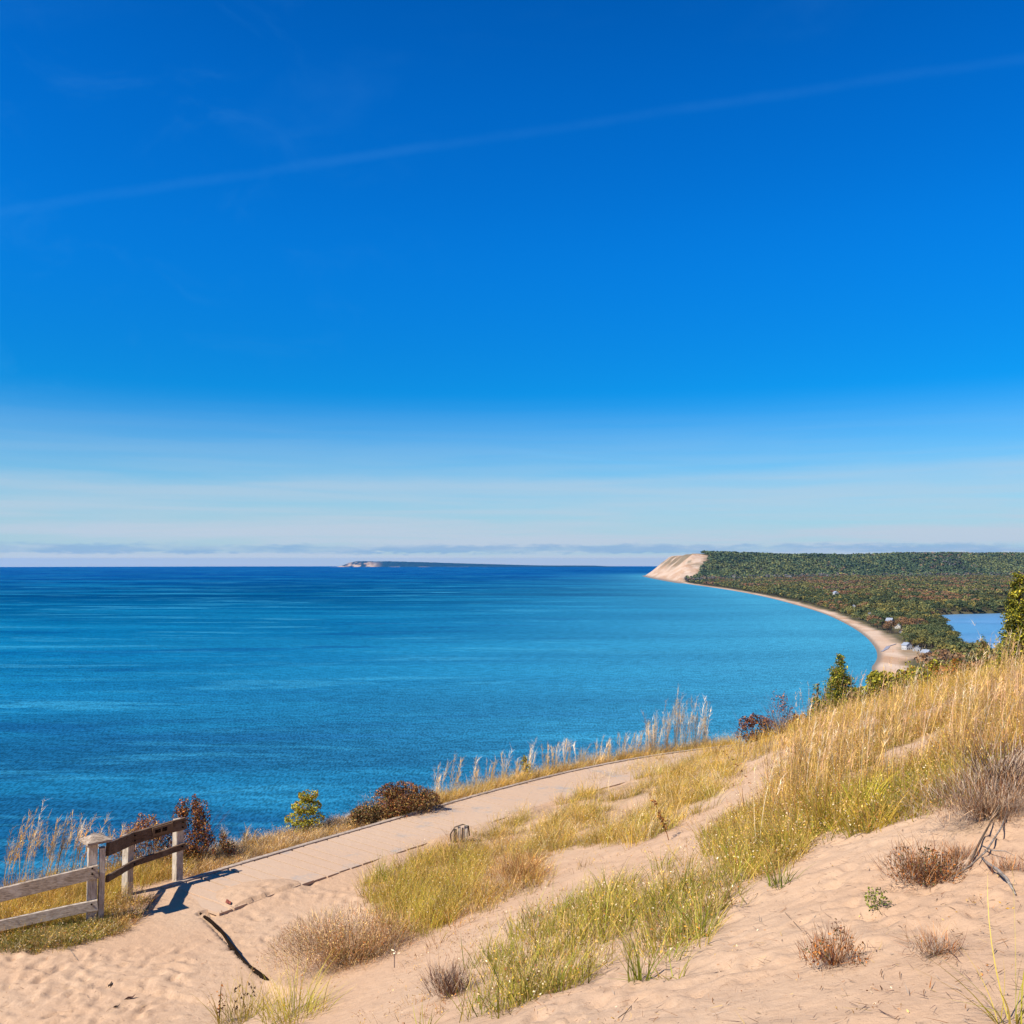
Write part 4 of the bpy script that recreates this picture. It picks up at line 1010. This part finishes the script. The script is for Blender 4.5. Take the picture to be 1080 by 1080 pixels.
sandm = np.maximum(sandm, sstep(46, 36, np.hypot(X-near[0]+8, (Y-near[1]+30)*.38)+30*(fbm(X*.02, Y*.02, 3, 71)-.5)))
DUNE = [(880, 5200), (1010, 5450), (1200, 6000), (1420, 6900), (1700, 8200)]
dn = polydist(DUNE, X, Y)+160*(fbm(X*.004, Y*.004, 4, 72)-.5)
dune = (sstep(-30, 30, dn))*(q > -200)
scrub = dune*sstep(.50, .62, fbm(X*.008, Y*.008, 4, 73))*sstep(40, 110, Zl)
colr = np.zeros(X.shape+(3,)); colr[..., 0] = np.maximum(sandm, dune); colr[..., 1] = np.maximum(scrub*.75, .55*sstep(VEG(Y)*.62, VEG(Y)*.9, s)*(q < -100)*sstep(.4, .55, fbm(X*.03, Y*.012, 3, 76))); colr[..., 2] = sstep(9, 2, s)
def make_land():
    m, t, b = newmat('land_cover', .95, .1)
    pos = t.add('ShaderNodeNewGeometry').outputs['Position']
    sp_ = t.add('ShaderNodeSeparateColor'); t.put(sp_.inputs[0], t.add('ShaderNodeAttribute', attribute_name='Col').outputs[0])
    fl = t.mix(t.ramp(t.noise(pos, .02, 5, .6), .35, .65), (.05, .06, .022, 1), (.12, .09, .045, 1))
    sd = t.mix(t.ramp(t.noise(pos, .013, 6, .65), .35, .68), (.60, .41, .27, 1), (.68, .52, .38, 1))
    sd = t.mix(t.ramp(t.noise(t.scale(pos, (1, .25, 1)), .010, 6, .72), .46, .60, 0, .55), sd, (.40, .20, .08, 1))
    c = t.mix(sp_.outputs[0], fl, sd); c = t.mix(sp_.outputs[1], c, (.15, .125, .06, 1)); c = t.mix(sp_.outputs[2], c, (.25, .20, .15, 1))
    t.put(b.inputs['Base Color'], c); return m
M_land = make_land()
M_isle = make_land(); M_isle.name = 'hazed_island_cover'  # blue of distant haze put into the island's ground colour
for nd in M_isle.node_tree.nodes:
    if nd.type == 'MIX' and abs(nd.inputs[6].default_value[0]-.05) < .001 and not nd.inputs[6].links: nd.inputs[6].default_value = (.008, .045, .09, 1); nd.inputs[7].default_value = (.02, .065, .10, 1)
me = mesh_data('coast_land', np.stack([X, Y, Zl-drop(X, Y)], -1).reshape(-1, 3), grid_faces(len(az), len(dd)), M_land, colr.reshape(-1, 3), True)
tag(link('coast_land', me), kind='structure')
# water
th = np.concatenate([np.linspace(-180, -36, 60)[:-1], np.linspace(-36, 40, 300), np.linspace(40, 180, 60)[1:]])
dd = np.concatenate([[2], np.geomspace(60, 46000, 460)]); T, D = np.meshgrid(np.radians(th), dd); X = D*np.sin(T); Y = D*np.cos(T)
s = -sdin(X, Y); wc = np.zeros(X.shape+(3,))
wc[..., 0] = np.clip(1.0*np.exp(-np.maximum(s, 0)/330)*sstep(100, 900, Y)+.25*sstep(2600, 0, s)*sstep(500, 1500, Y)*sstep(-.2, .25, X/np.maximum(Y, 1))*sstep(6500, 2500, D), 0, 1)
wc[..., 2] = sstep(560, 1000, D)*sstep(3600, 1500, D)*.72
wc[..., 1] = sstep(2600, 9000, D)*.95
fw = grid_faces(len(th), len(dd))[:, ::-1]
me = mesh_data('lake', np.stack([X, Y, -drop(X, Y)], -1).reshape(-1, 3), fw, M_water, wc.reshape(-1, 3), True)
tag(link('lake', me), kind='structure')
V = [(x, y, .55-drop(x, y)) for x, y in LK]
tag(link('inland_lake', mesh_data('inland_lake', V, [tuple(range(len(V)))], M_inland, np.full((len(V), 3), (.3, 0, 0)))), kind='structure')
# the two long faces must look up
for nm in ('inland_lake', 'lake'):
    m_ = bpy.data.objects[nm].data
    if m_.polygons[len(m_.polygons)//2].normal.z < 0: m_.flip_normals()
# island on the horizon
ux = np.linspace(-4650, 2900, 420); uy = np.linspace(24300, 27500, 60); IX, IY = np.meshgrid(ux, uy)
pr = 138*sstep(-4600, -4050, IX)*(1-.45*sstep(-3600, -600, IX))*(1-.62*sstep(-1500, 1300, IX))*sstep(2880, 2100, IX)
IZ = pr*(.88+.24*fbm(IX*.012, IY*.004, 4, 90))*sstep(24320, 24700, IY+140*(fbm(IX*.002, IY*.001, 3, 91)-.5))*sstep(27450, 26500, IY)+3*sstep(24300, 24340, IY)-1
bl = sstep(-3300, -3700, IX)*sstep(24760, 24420, IY)*sstep(.42, .56, fbm(IX*.006, IY*.01, 3, 92))
bl = np.maximum(bl, sstep(24345, 24325, IY)*sstep(.35, .5, fbm(IX*.003, IY*.0, 2, 93))*sstep(0, -1500, IX))
ic = np.zeros(IX.shape+(3,)); ic[..., 0] = bl
me = mesh_data('island', np.stack([IX, IY, IZ-drop(IX, IY)], -1).reshape(-1, 3), grid_faces(len(ux), len(uy)), M_isle, ic.reshape(-1, 3), True)
tag(link('island', me), kind='structure')

# ------------------------------------------------------------------ houses
HOUSES = []
def house(label, px, py, w, dp, h, rz, wall, roof, n_win=3, lift=0.):
    x, y = far_pt(px, py); z = float(land(np.array([x]), np.array([y]))[0])-drop(x, y)+lift
    e = empty('house', (x, y, z), rz); tag(e, label, 'house', 'cottages behind the beach'); HOUSES.append((x, y, max(w, dp)))
    mb = MB(); rh = w*.32
    a, b = w/2, dp/2
    mb.add([(-a, -b, -2-lift), (a, -b, -2-lift), (a, b, -2-lift), (-a, b, -2-lift), (-a, -b, h), (a, -b, h), (a, b, h), (-a, b, h), (0, -b, h+rh), (0, b, h+rh)],
           [(0, 1, 5, 8, 4), (2, 3, 7, 9, 6), (1, 2, 6, 5), (3, 0, 4, 7), (3, 2, 1, 0)]); mb.build('wall', wall, e)
    mb = MB(); o = .5
    for sx in (-1, 1):
        V = [(sx*(a+o), -b-o, h-o*.6), (sx*(a+o), b+o, h-o*.6), (0, b+o, h+rh+.1), (0, -b-o, h+rh+.1)]
        V += [(v[0], v[1], v[2]+.25) for v in V]
        mb.add(V, [(0, 1, 2, 3), (7, 6, 5, 4), (0, 4, 5, 1), (1, 5, 6, 2), (2, 6, 7, 3), (3, 7, 4, 0)])
    rf = mb.build('roof', roof, e)
    mb = MB(); mb.beam((a*.4, b*.3, h+rh*.3), (a*.4, b*.3, h+rh+1.1), .7, .7, up=(0, 1, 0)); mb.build('chimney', M_grey, rf)
    for k in range(n_win):
        cx = -a+(k+.5)*w/n_win
        if k == n_win//2:
            mb = MB(); mb.beam((cx, -b-.06, 0), (cx, -b-.06, 2.1), 1.0, .1, up=(0, 1, 0)); mb.build('door', M_dark, e); continue
        f = MB(); f.beam((cx, -b-.05, .9), (cx, -b-.05, 2.4), 1.7, .12, up=(0, 1, 0)); fo = f.build('window', M_hull, e)
        g = MB(); g.beam((cx, -b-.09, 1.05), (cx, -b-.09, 2.25), 1.35, .1, up=(0, 1, 0)); g.build('pane', M_glass, fo)
    for k in range(3):
        f = MB(); cy = -b+(k+.5)*dp/3; f.beam((-a-.05, cy, .9), (-a-.05, cy, 2.3), .12, 1.3, up=(0, 1, 0)); fo = f.build('window', M_hull, e)
        g = MB(); g.beam((-a-.09, cy, 1.05), (-a-.09, cy, 2.15), .1, 1.0, up=(0, 1, 0)); g.build('pane', M_glass, fo)
    return e
house('white house high among the trees, farthest up the shore', 881.5, 633, 15, 12, 8, .3, M_white, M_roofp, 3, 6)
house('small pale blue roofed cottage at the wood edge above the middle of the beach', 900.5, 644, 8, 9, 5, -.2, M_white, M_roofp, 2, 1)
house('white cottage with a pale roof by the sand, just left of the grey one', 907, 649.5, 14, 9, 4.5, .5, M_white, M_roofp)
house('grey cottage by the sand between two white ones', 917, 652.5, 11, 10, 6, -.3, M_grey, M_roofg)
house('large white beach house with a wide pale roof behind the marram strip', 938.5, 659.5, 16, 11, 5, .9, M_white, M_roofp, 4)
house('low cream cottage right of the large white beach house', 947, 664.5, 9, 8, 4, -.5, M_cream, M_roofp, 2)
house('small cream cottage at the back of the widest sand', 952, 669.5, 7, 8, 3.6, .2, M_cream, M_roofb, 2)
house('tall white house nearest to the beach end', 956.5, 686.5, 9.5, 9, 6, .35, M_white, M_roofp, 3)
house('grey shed roofed cottage right of the tall white house', 967, 688.5, 9, 9, 3.5, -.5, M_grey, M_roofg, 2)
house('pale cottage nearest to the bluff, half hidden by bushes', 977, 694, 10, 9, 4.5, .6, M_white, M_roofp, 3)
# grey boarded ramp over the beach sand
mb = MB()
pts = [far_pt(x_, y_) for x_, y_ in ((930, 687.6), (934, 685.6), (937, 682.6), (945, 680.6))]
pts = [(x_, y_, float(land(np.array([x_]), np.array([y_]))[0])-drop(x_, y_)+.5) for x_, y_ in pts]
for a, b, w in zip(pts[:-1], pts[1:], (3., 5., 1.6)): mb.beam(a, b, w, .35)
for p in pts: mb.beam((p[0], p[1], p[2]-2), (p[0], p[1], p[2]+.9), .4, .4, up=(0, 1, 0))
rp = mb.build('beach_ramp', M_path); tag(rp, 'grey boarded ramp running over the widest part of the beach', 'ramp')
def buoy(label, px, py, r):
    x, y = far_pt(px, py); mb = MB()
    V = []; Fc = []
    for i, (rr2, z) in enumerate([(.05, -.5), (.7, -.4), (1, 0), (.8, .4), (.3, .7), (.12, 1.0), (.12, 1.6), (.02, 1.7)]):
        V += [(math.cos(k*.785)*rr2*r, math.sin(k*.785)*rr2*r, z*r) for k in range(8)]
        if i: Fc += [((i-1)*8+k, (i-1)*8+(k+1) % 8, i*8+(k+1) % 8, i*8+k) for k in range(8)]
    mb.add(V, Fc); o = mb.build('buoy', M_buoy, None, True); o.location = (x, y, -drop(x, y)); tag(o, label, 'buoy', 'buoys off the beach end')
buoy('dark mooring buoy on the bay, left one of the pair above the juniper', 889.5, 685.5, .8)
buoy('dark mooring buoy on the bay, right one of the pair above the juniper', 894.5, 685.5, .7)
# boat at the far left shore of the inland lake
x, y = far_pt(988, 650.4); bt = empty('pontoon_boat', (x, y, .55-drop(x, y)), .15); tag(bt, 'white pontoon boat moored at the far left shore of the inland lake', 'boat')
mb = MB()
for sx in (-1.6, 1.6): mb.tube([(-5, sx, .3), (-4.2, sx, .2), (4, sx, .2), (5.2, sx, .6)], [.2, .5, .5, .1], 8)
mb.build('hull', M_hull, bt, True)
mb = MB(); mb.beam((-4.5, 0, .8), (4.6, 0, .8), 4, .2); mb.beam((-4.4, 1.9, 1.3), (4.5, 1.9, 1.3), .1, .8); mb.beam((-4.4, -1.9, 1.3), (4.5, -1.9, 1.3), .1, .8); mb.build('deck', M_hull, bt)
mb = MB(); mb.beam((-2.5, 0, 3.1), (2.5, 0, 3.1), 3.8, .15)
for sx in (-1.8, 1.8):
    for sy in (-2.3, 2.3): mb.beam((sy, sx, .9), (sy, sx, 3.05), .1, .1, up=(0, 1, 0))
mb.build('canopy', M_hull, bt)

# ------------------------------------------------------------------ trees of the shore
TG = {'green': [(.075, .095, .035), (.10, .115, .04), (.055, .075, .03)], 'olive': [(.16, .155, .045), (.21, .19, .055), (.12, .125, .04)],
      'rust': [(.25, .13, .06), (.30, .155, .06), (.17, .11, .06)], 'gold': [(.27, .20, .045), (.20, .165, .04), (.15, .14, .035)], 'grey': [(.14, .11, .08), (.17, .13, .10), (.10, .09, .06)]}
def crown_pts(n, k, r_):
    a = r_.uniform(0, 6.28, k); e = r_.uniform(-.35, .9, k); q_ = np.sqrt(1-e*e)*r_.uniform(.3, .75, k)
    Cn = np.stack([np.cos(a)*q_, np.sin(a)*q_, e*.72], 1); i = r_.integers(0, k, n); d = r_.normal(0, 1, (n, 3)); d /= np.linalg.norm(d, axis=1)[:, None]; d[:, 2] = np.abs(d[:, 2])*.9-.25*(r_.uniform(0, 1, n) < .3)
    return Cn[i]+d*.38*r_.uniform(.75, 1.1, (n, 1)), d
def crown_mesh(n, k, leaf, pal, seed, H=1.):
    r_ = np.random.default_rng(seed); P, d = crown_pts(n, k, r_)
    nn_ = d+r_.normal(0, .35, (n, 3)); nn_ /= np.linalg.norm(nn_, axis=1)[:, None]
    u = r_.normal(0, 1, (n, 3)); u -= nn_*(u*nn_).sum(1)[:, None]; u /= np.linalg.norm(u, axis=1)[:, None]; w = np.cross(nn_, u)
    s_ = leaf*r_.uniform(.6, 1.4, (n, 1)); V = np.stack([P-u*s_, P-w*s_*.8, P+u*s_, P+w*s_*.8], 1).reshape(-1, 3)
    pa_ = np.array(pal); c = pa_[r_.integers(0, len(pa_), n)]*r_.uniform(.75, 1.3, (n, 1))
    return V, np.arange(n*4).reshape(-1, 4), np.repeat(c, 4, 0)
PROT = {}
trunk_b = MB(); trunk_b.tube([(0, 0, -.12), (0, 0, .25), (.01, 0, .62)], [.035, .026, .012], 6)
for k in range(5):
    a = k*1.26; trunk_b.tube([(0, 0, .28+.05*k), (math.cos(a)*.14, math.sin(a)*.14, .46+.04*k), (math.cos(a)*.26, math.sin(a)*.26, .62+.04*k)], [.013, .009, .004], 4)
trunk_me = mesh_data('trunk', trunk_b.V, trunk_b.F, M_bark)
for kd in TG:
    for v in range(3):
        V, Fc, C = crown_mesh(420, 16, .085, TG[kd], hash((kd, v)) % 1000 if False else 100+v*7+len(kd))
        V = V*np.array([.52, .52, .46])+np.array([0, 0, .60])
        PROT[(kd, v)] = mesh_data('crown', V, Fc, M_forest, C)
TLAB = {'green': 'dark green broadleaf tree in the wood between the beach cottages and the inland lake', 'olive': 'olive green tree in the wood between the beach cottages and the inland lake',
        'rust': 'rust coloured autumn tree in the wood between the beach cottages and the inland lake', 'gold': 'yellowing tree in the wood between the beach cottages and the inland lake', 'grey': 'greyish thin leaved tree in the wood between the beach cottages and the inland lake'}
def okspots(x, y, clear):
    s = sdin(x, y); d = lk(x, y); q = polydist(FOOT, x, y)
    vg = VEG(y)+8-14*(fbm(x*.02, y*.02, 3, 70)-.5)
    k = (s > vg) & (d > 5)
    k &= ~((np.hypot(x-near[0]+8, (y-near[1]+30)*.38)+30*(fbm(x*.02, y*.02, 3, 71)-.5)) < 42)
    k &= ~((polydist(DUNE, x, y)+160*(fbm(x*.004, y*.004, 4, 72)-.5) > -10) & (q > -250))
    for (hx, hy, hw) in HOUSES:
        dd_ = math.hypot(hx, hy); ux_, uy_ = hx/dd_, hy/dd_
        a = (x-hx)*ux_+(y-hy)*uy_; b = np.abs(-(x-hx)*uy_+(y-hy)*ux_)
        k &= ~((b < hw*.5+clear*.45) & (a > -150) & (a < hw*.5+clear*.5))
    return k
def kind_of(x, y):
    n1 = fbm(x*.009, y*.005, 4, 80); r_ = rng.uniform(0, 1, len(x)); out = np.full(len(x), 0)
    n3 = fbm(x*.006+9, y*.0035, 3, 83); out[r_ < .15+.6*sstep(.42, .62, n3)] = 1; out[(n1 > .57) & (r_ < .62)] = 2; out[(n1 < .40) & (r_ < .30)] = 3; out[(n1 > .5) & (r_ > .90)] = 4
    out[(n1 > .48) & (n1 < .56) & (r_ > .72)] = 3
    return out
KN = ['green', 'olive', 'rust', 'gold', 'grey']
def jgrid(x0, x1, y0, y1, sp_):
    a, b = np.meshgrid(np.arange(x0, x1, sp_), np.arange(y0, y1, sp_)); a = a.ravel(); b = b.ravel()
    return a+rng.uniform(-.45, .45, len(a))*sp_, b+rng.uniform(-.45, .45, len(b))*sp_
X, Y = jgrid(300, 1300, 900, 3000, 12); k = okspots(X, Y, 11); X, Y = X[k], Y[k]; D = np.hypot(X, Y)
pxx = 540+1000*X/Y
vis = (pxx > 900) & (pxx < 1078) & (Y > 1080)
# keep the nearest ones in view as trees of their own
o = np.argsort(D+(~vis)*1e6)[:285]; solo = np.zeros(len(X), bool); solo[o] = True
kk = kind_of(X, Y); hgt = rng.uniform(10, 20, len(X))*(.75+.5*fbm(X*.012, Y*.008, 3, 84))*np.where(kk == 4, .8, 1)*np.where(rng.uniform(0, 1, len(X)) < .25, .65, 1)
Zt = land(X, Y)-drop(X, Y)
for i in np.where(solo)[0]:
    kd = KN[kk[i]]; h = float(hgt[i])
    e = empty('shore_tree', (float(X[i]), float(Y[i]), float(Zt[i])), random.uniform(0, 6.28)); e.scale = (h*random.uniform(.9, 1.25), h*random.uniform(.9, 1.25), h)
    tag(e, TLAB[kd], 'tree', kd+' trees of the shore wood')
    c = bpy.data.objects.new('crown', PROT[(kd, random.randrange(3))]); S.collection.objects.link(c); c.parent = e
    t_ = bpy.data.objects.new('trunk', trunk_me); S.collection.objects.link(t_); t_.parent = e
def forest(name, label, groups):
    A = Acc()
    for (x, y, z, h, kk_, nq, k, leaf, wide) in groups:
        for kd in range(5):
            for v in range(4):
                m = (kk_ == kd) & (rng.integers(0, 4, len(x)) == v) if v < 3 else (kk_ == kd) & ~done
                if v == 0: done = np.zeros(len(x), bool)
                m &= ~done if v else True
                done |= m
                idx = np.where(m)[0]
                if not len(idx): continue
                V, Fc, C = crown_mesh(nq, k, leaf, TG[KN[kd]], 300+kd*9+v)
                V = V*np.array([.5*wide, .5*wide, .5])+np.array([0, 0, .52])
                a = rng.uniform(0, 6.28, len(idx)); ca, sa = np.cos(a), np.sin(a); hh = h[idx]
                vx = (V[None, :, 0]*ca[:, None]-V[None, :, 1]*sa[:, None])*hh[:, None]+x[idx, None]
                vy = (V[None, :, 0]*sa[:, None]+V[None, :, 1]*ca[:, None])*hh[:, None]+y[idx, None]
                vz = V[None, :, 2]*hh[:, None]+z[idx, None]
                VV = np.stack([vx, vy, vz], -1).reshape(-1, 3)
                FF = (np.arange(len(idx))[:, None, None]*len(V)+Fc[None]).reshape(-1, 4)
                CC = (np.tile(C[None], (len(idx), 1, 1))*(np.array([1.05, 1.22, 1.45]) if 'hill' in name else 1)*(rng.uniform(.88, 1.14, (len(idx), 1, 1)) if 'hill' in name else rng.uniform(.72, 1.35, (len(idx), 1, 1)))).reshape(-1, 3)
                A.add(VV, FF, CC)
    tag(A.obj(name, M_forest), label, 'forest', kind='stuff')
g = []
m = ~solo & (X < .64*Y+60); g.append((X[m], Y[m], Zt[m], hgt[m]*1.05, kk[m], 120, 10, .15, 1.05))
X2, Y2 = jgrid(600, 3700, 3000, 5900, 13.5); k = okspots(X2, Y2, 12) & (X2 < .6*Y2) & (polydist(FOOT, X2, Y2) < 0); X2, Y2 = X2[k], Y2[k]
k2 = kind_of(X2, Y2); g.append((X2, Y2, land(X2, Y2)-drop(X2, Y2), rng.uniform(11, 19, len(X2)), k2, 34, 6, .27, 1.25))
forest('shore_forest', 'mixed green and autumn coloured forest covering the flat land behind the bay', g)
X3, Y3 = jgrid(800, 5300, 5000, 8100, 17); q3 = polydist(FOOT, X3, Y3); k = (q3 > 0) & (q3 < 1350) & (X3 < .62*Y3) & okspots(X3, Y3, 12); X3, Y3 = X3[k], Y3[k]; q3 = q3[k]
k3 = kind_of(X3*.4, Y3*.4); k3 = np.where((q3 > 130) & ((k3 == 3) | (k3 == 2)) & (rng.uniform(0, 1, len(k3)) < .85), 0, k3); k3 = np.where((q3 > 130) & (fbm(X3*.0022, Y3*.0022, 4, 88) > .5) & (rng.uniform(0, 1, len(k3)) < .6), 0, k3); k3 = np.where((q3 > 130) & (fbm(X3*.003, Y3*.003, 4, 89) < .44) & (rng.uniform(0, 1, len(k3)) < .5), 1, k3); k3 = np.where((q3 <= 130) & (rng.uniform(0, 1, len(k3)) < .45), 4, k3)
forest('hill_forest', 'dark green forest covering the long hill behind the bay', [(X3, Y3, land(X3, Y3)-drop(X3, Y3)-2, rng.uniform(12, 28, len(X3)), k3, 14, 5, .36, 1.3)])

# ------------------------------------------------------------------ the air over the lake
V = [(x, y, z) for z in (-260, 216) for x, y in ((-52000, -9000), (52000, -9000), (52000, 52000), (-52000, 52000))]
hz = link('haze', mesh_data('haze', V, [(3, 2, 1, 0), (4, 5, 6, 7), (0, 1, 5, 4), (1, 2, 6, 5), (2, 3, 7, 6), (3, 0, 4, 7)]))
m = bpy.data.materials.new('haze_air'); m.use_nodes = True; t = NT(m.node_tree); t.n.clear()
pv = t.add('ShaderNodeVolumePrincipled', i_Color=(.07, .42, .95, 1), i_Density=1.05e-5, i_Anisotropy=.2)
t.l.new(pv.outputs[0], t.add('ShaderNodeOutputMaterial').inputs['Volume']); hz.data.materials.append(m); tag(hz, 'thin blue haze over the lake and the far shore', 'haze', kind='stuff')

# real surfaces are darker than the values picked above: one common step down for every base colour
for m in bpy.data.materials:
    if not m.use_nodes: continue
    t = NT(m.node_tree); k = .80 if m.name in ('grass_blades', 'twigs') else 1.0 if m.name in ('weathered_wood', 'weathered_post', 'pale_rail') else .75 if m.name in ('sand', 'sandy_planks') else (.80 if m.name in ('forest_foliage', 'leaves') else .71)
    for nd in list(t.n):
        key = {'BSDF_PRINCIPLED': 'Base Color', 'BSDF_TRANSLUCENT': 'Color'}.get(nd.type)
        if not key: continue
        src = nd.inputs[key].links[0].from_socket if nd.inputs[key].links else tuple(nd.inputs[key].default_value)
        t.put(nd.inputs[key], t.mix(1.0, src, (k, k, k, 1), 'MULTIPLY'))
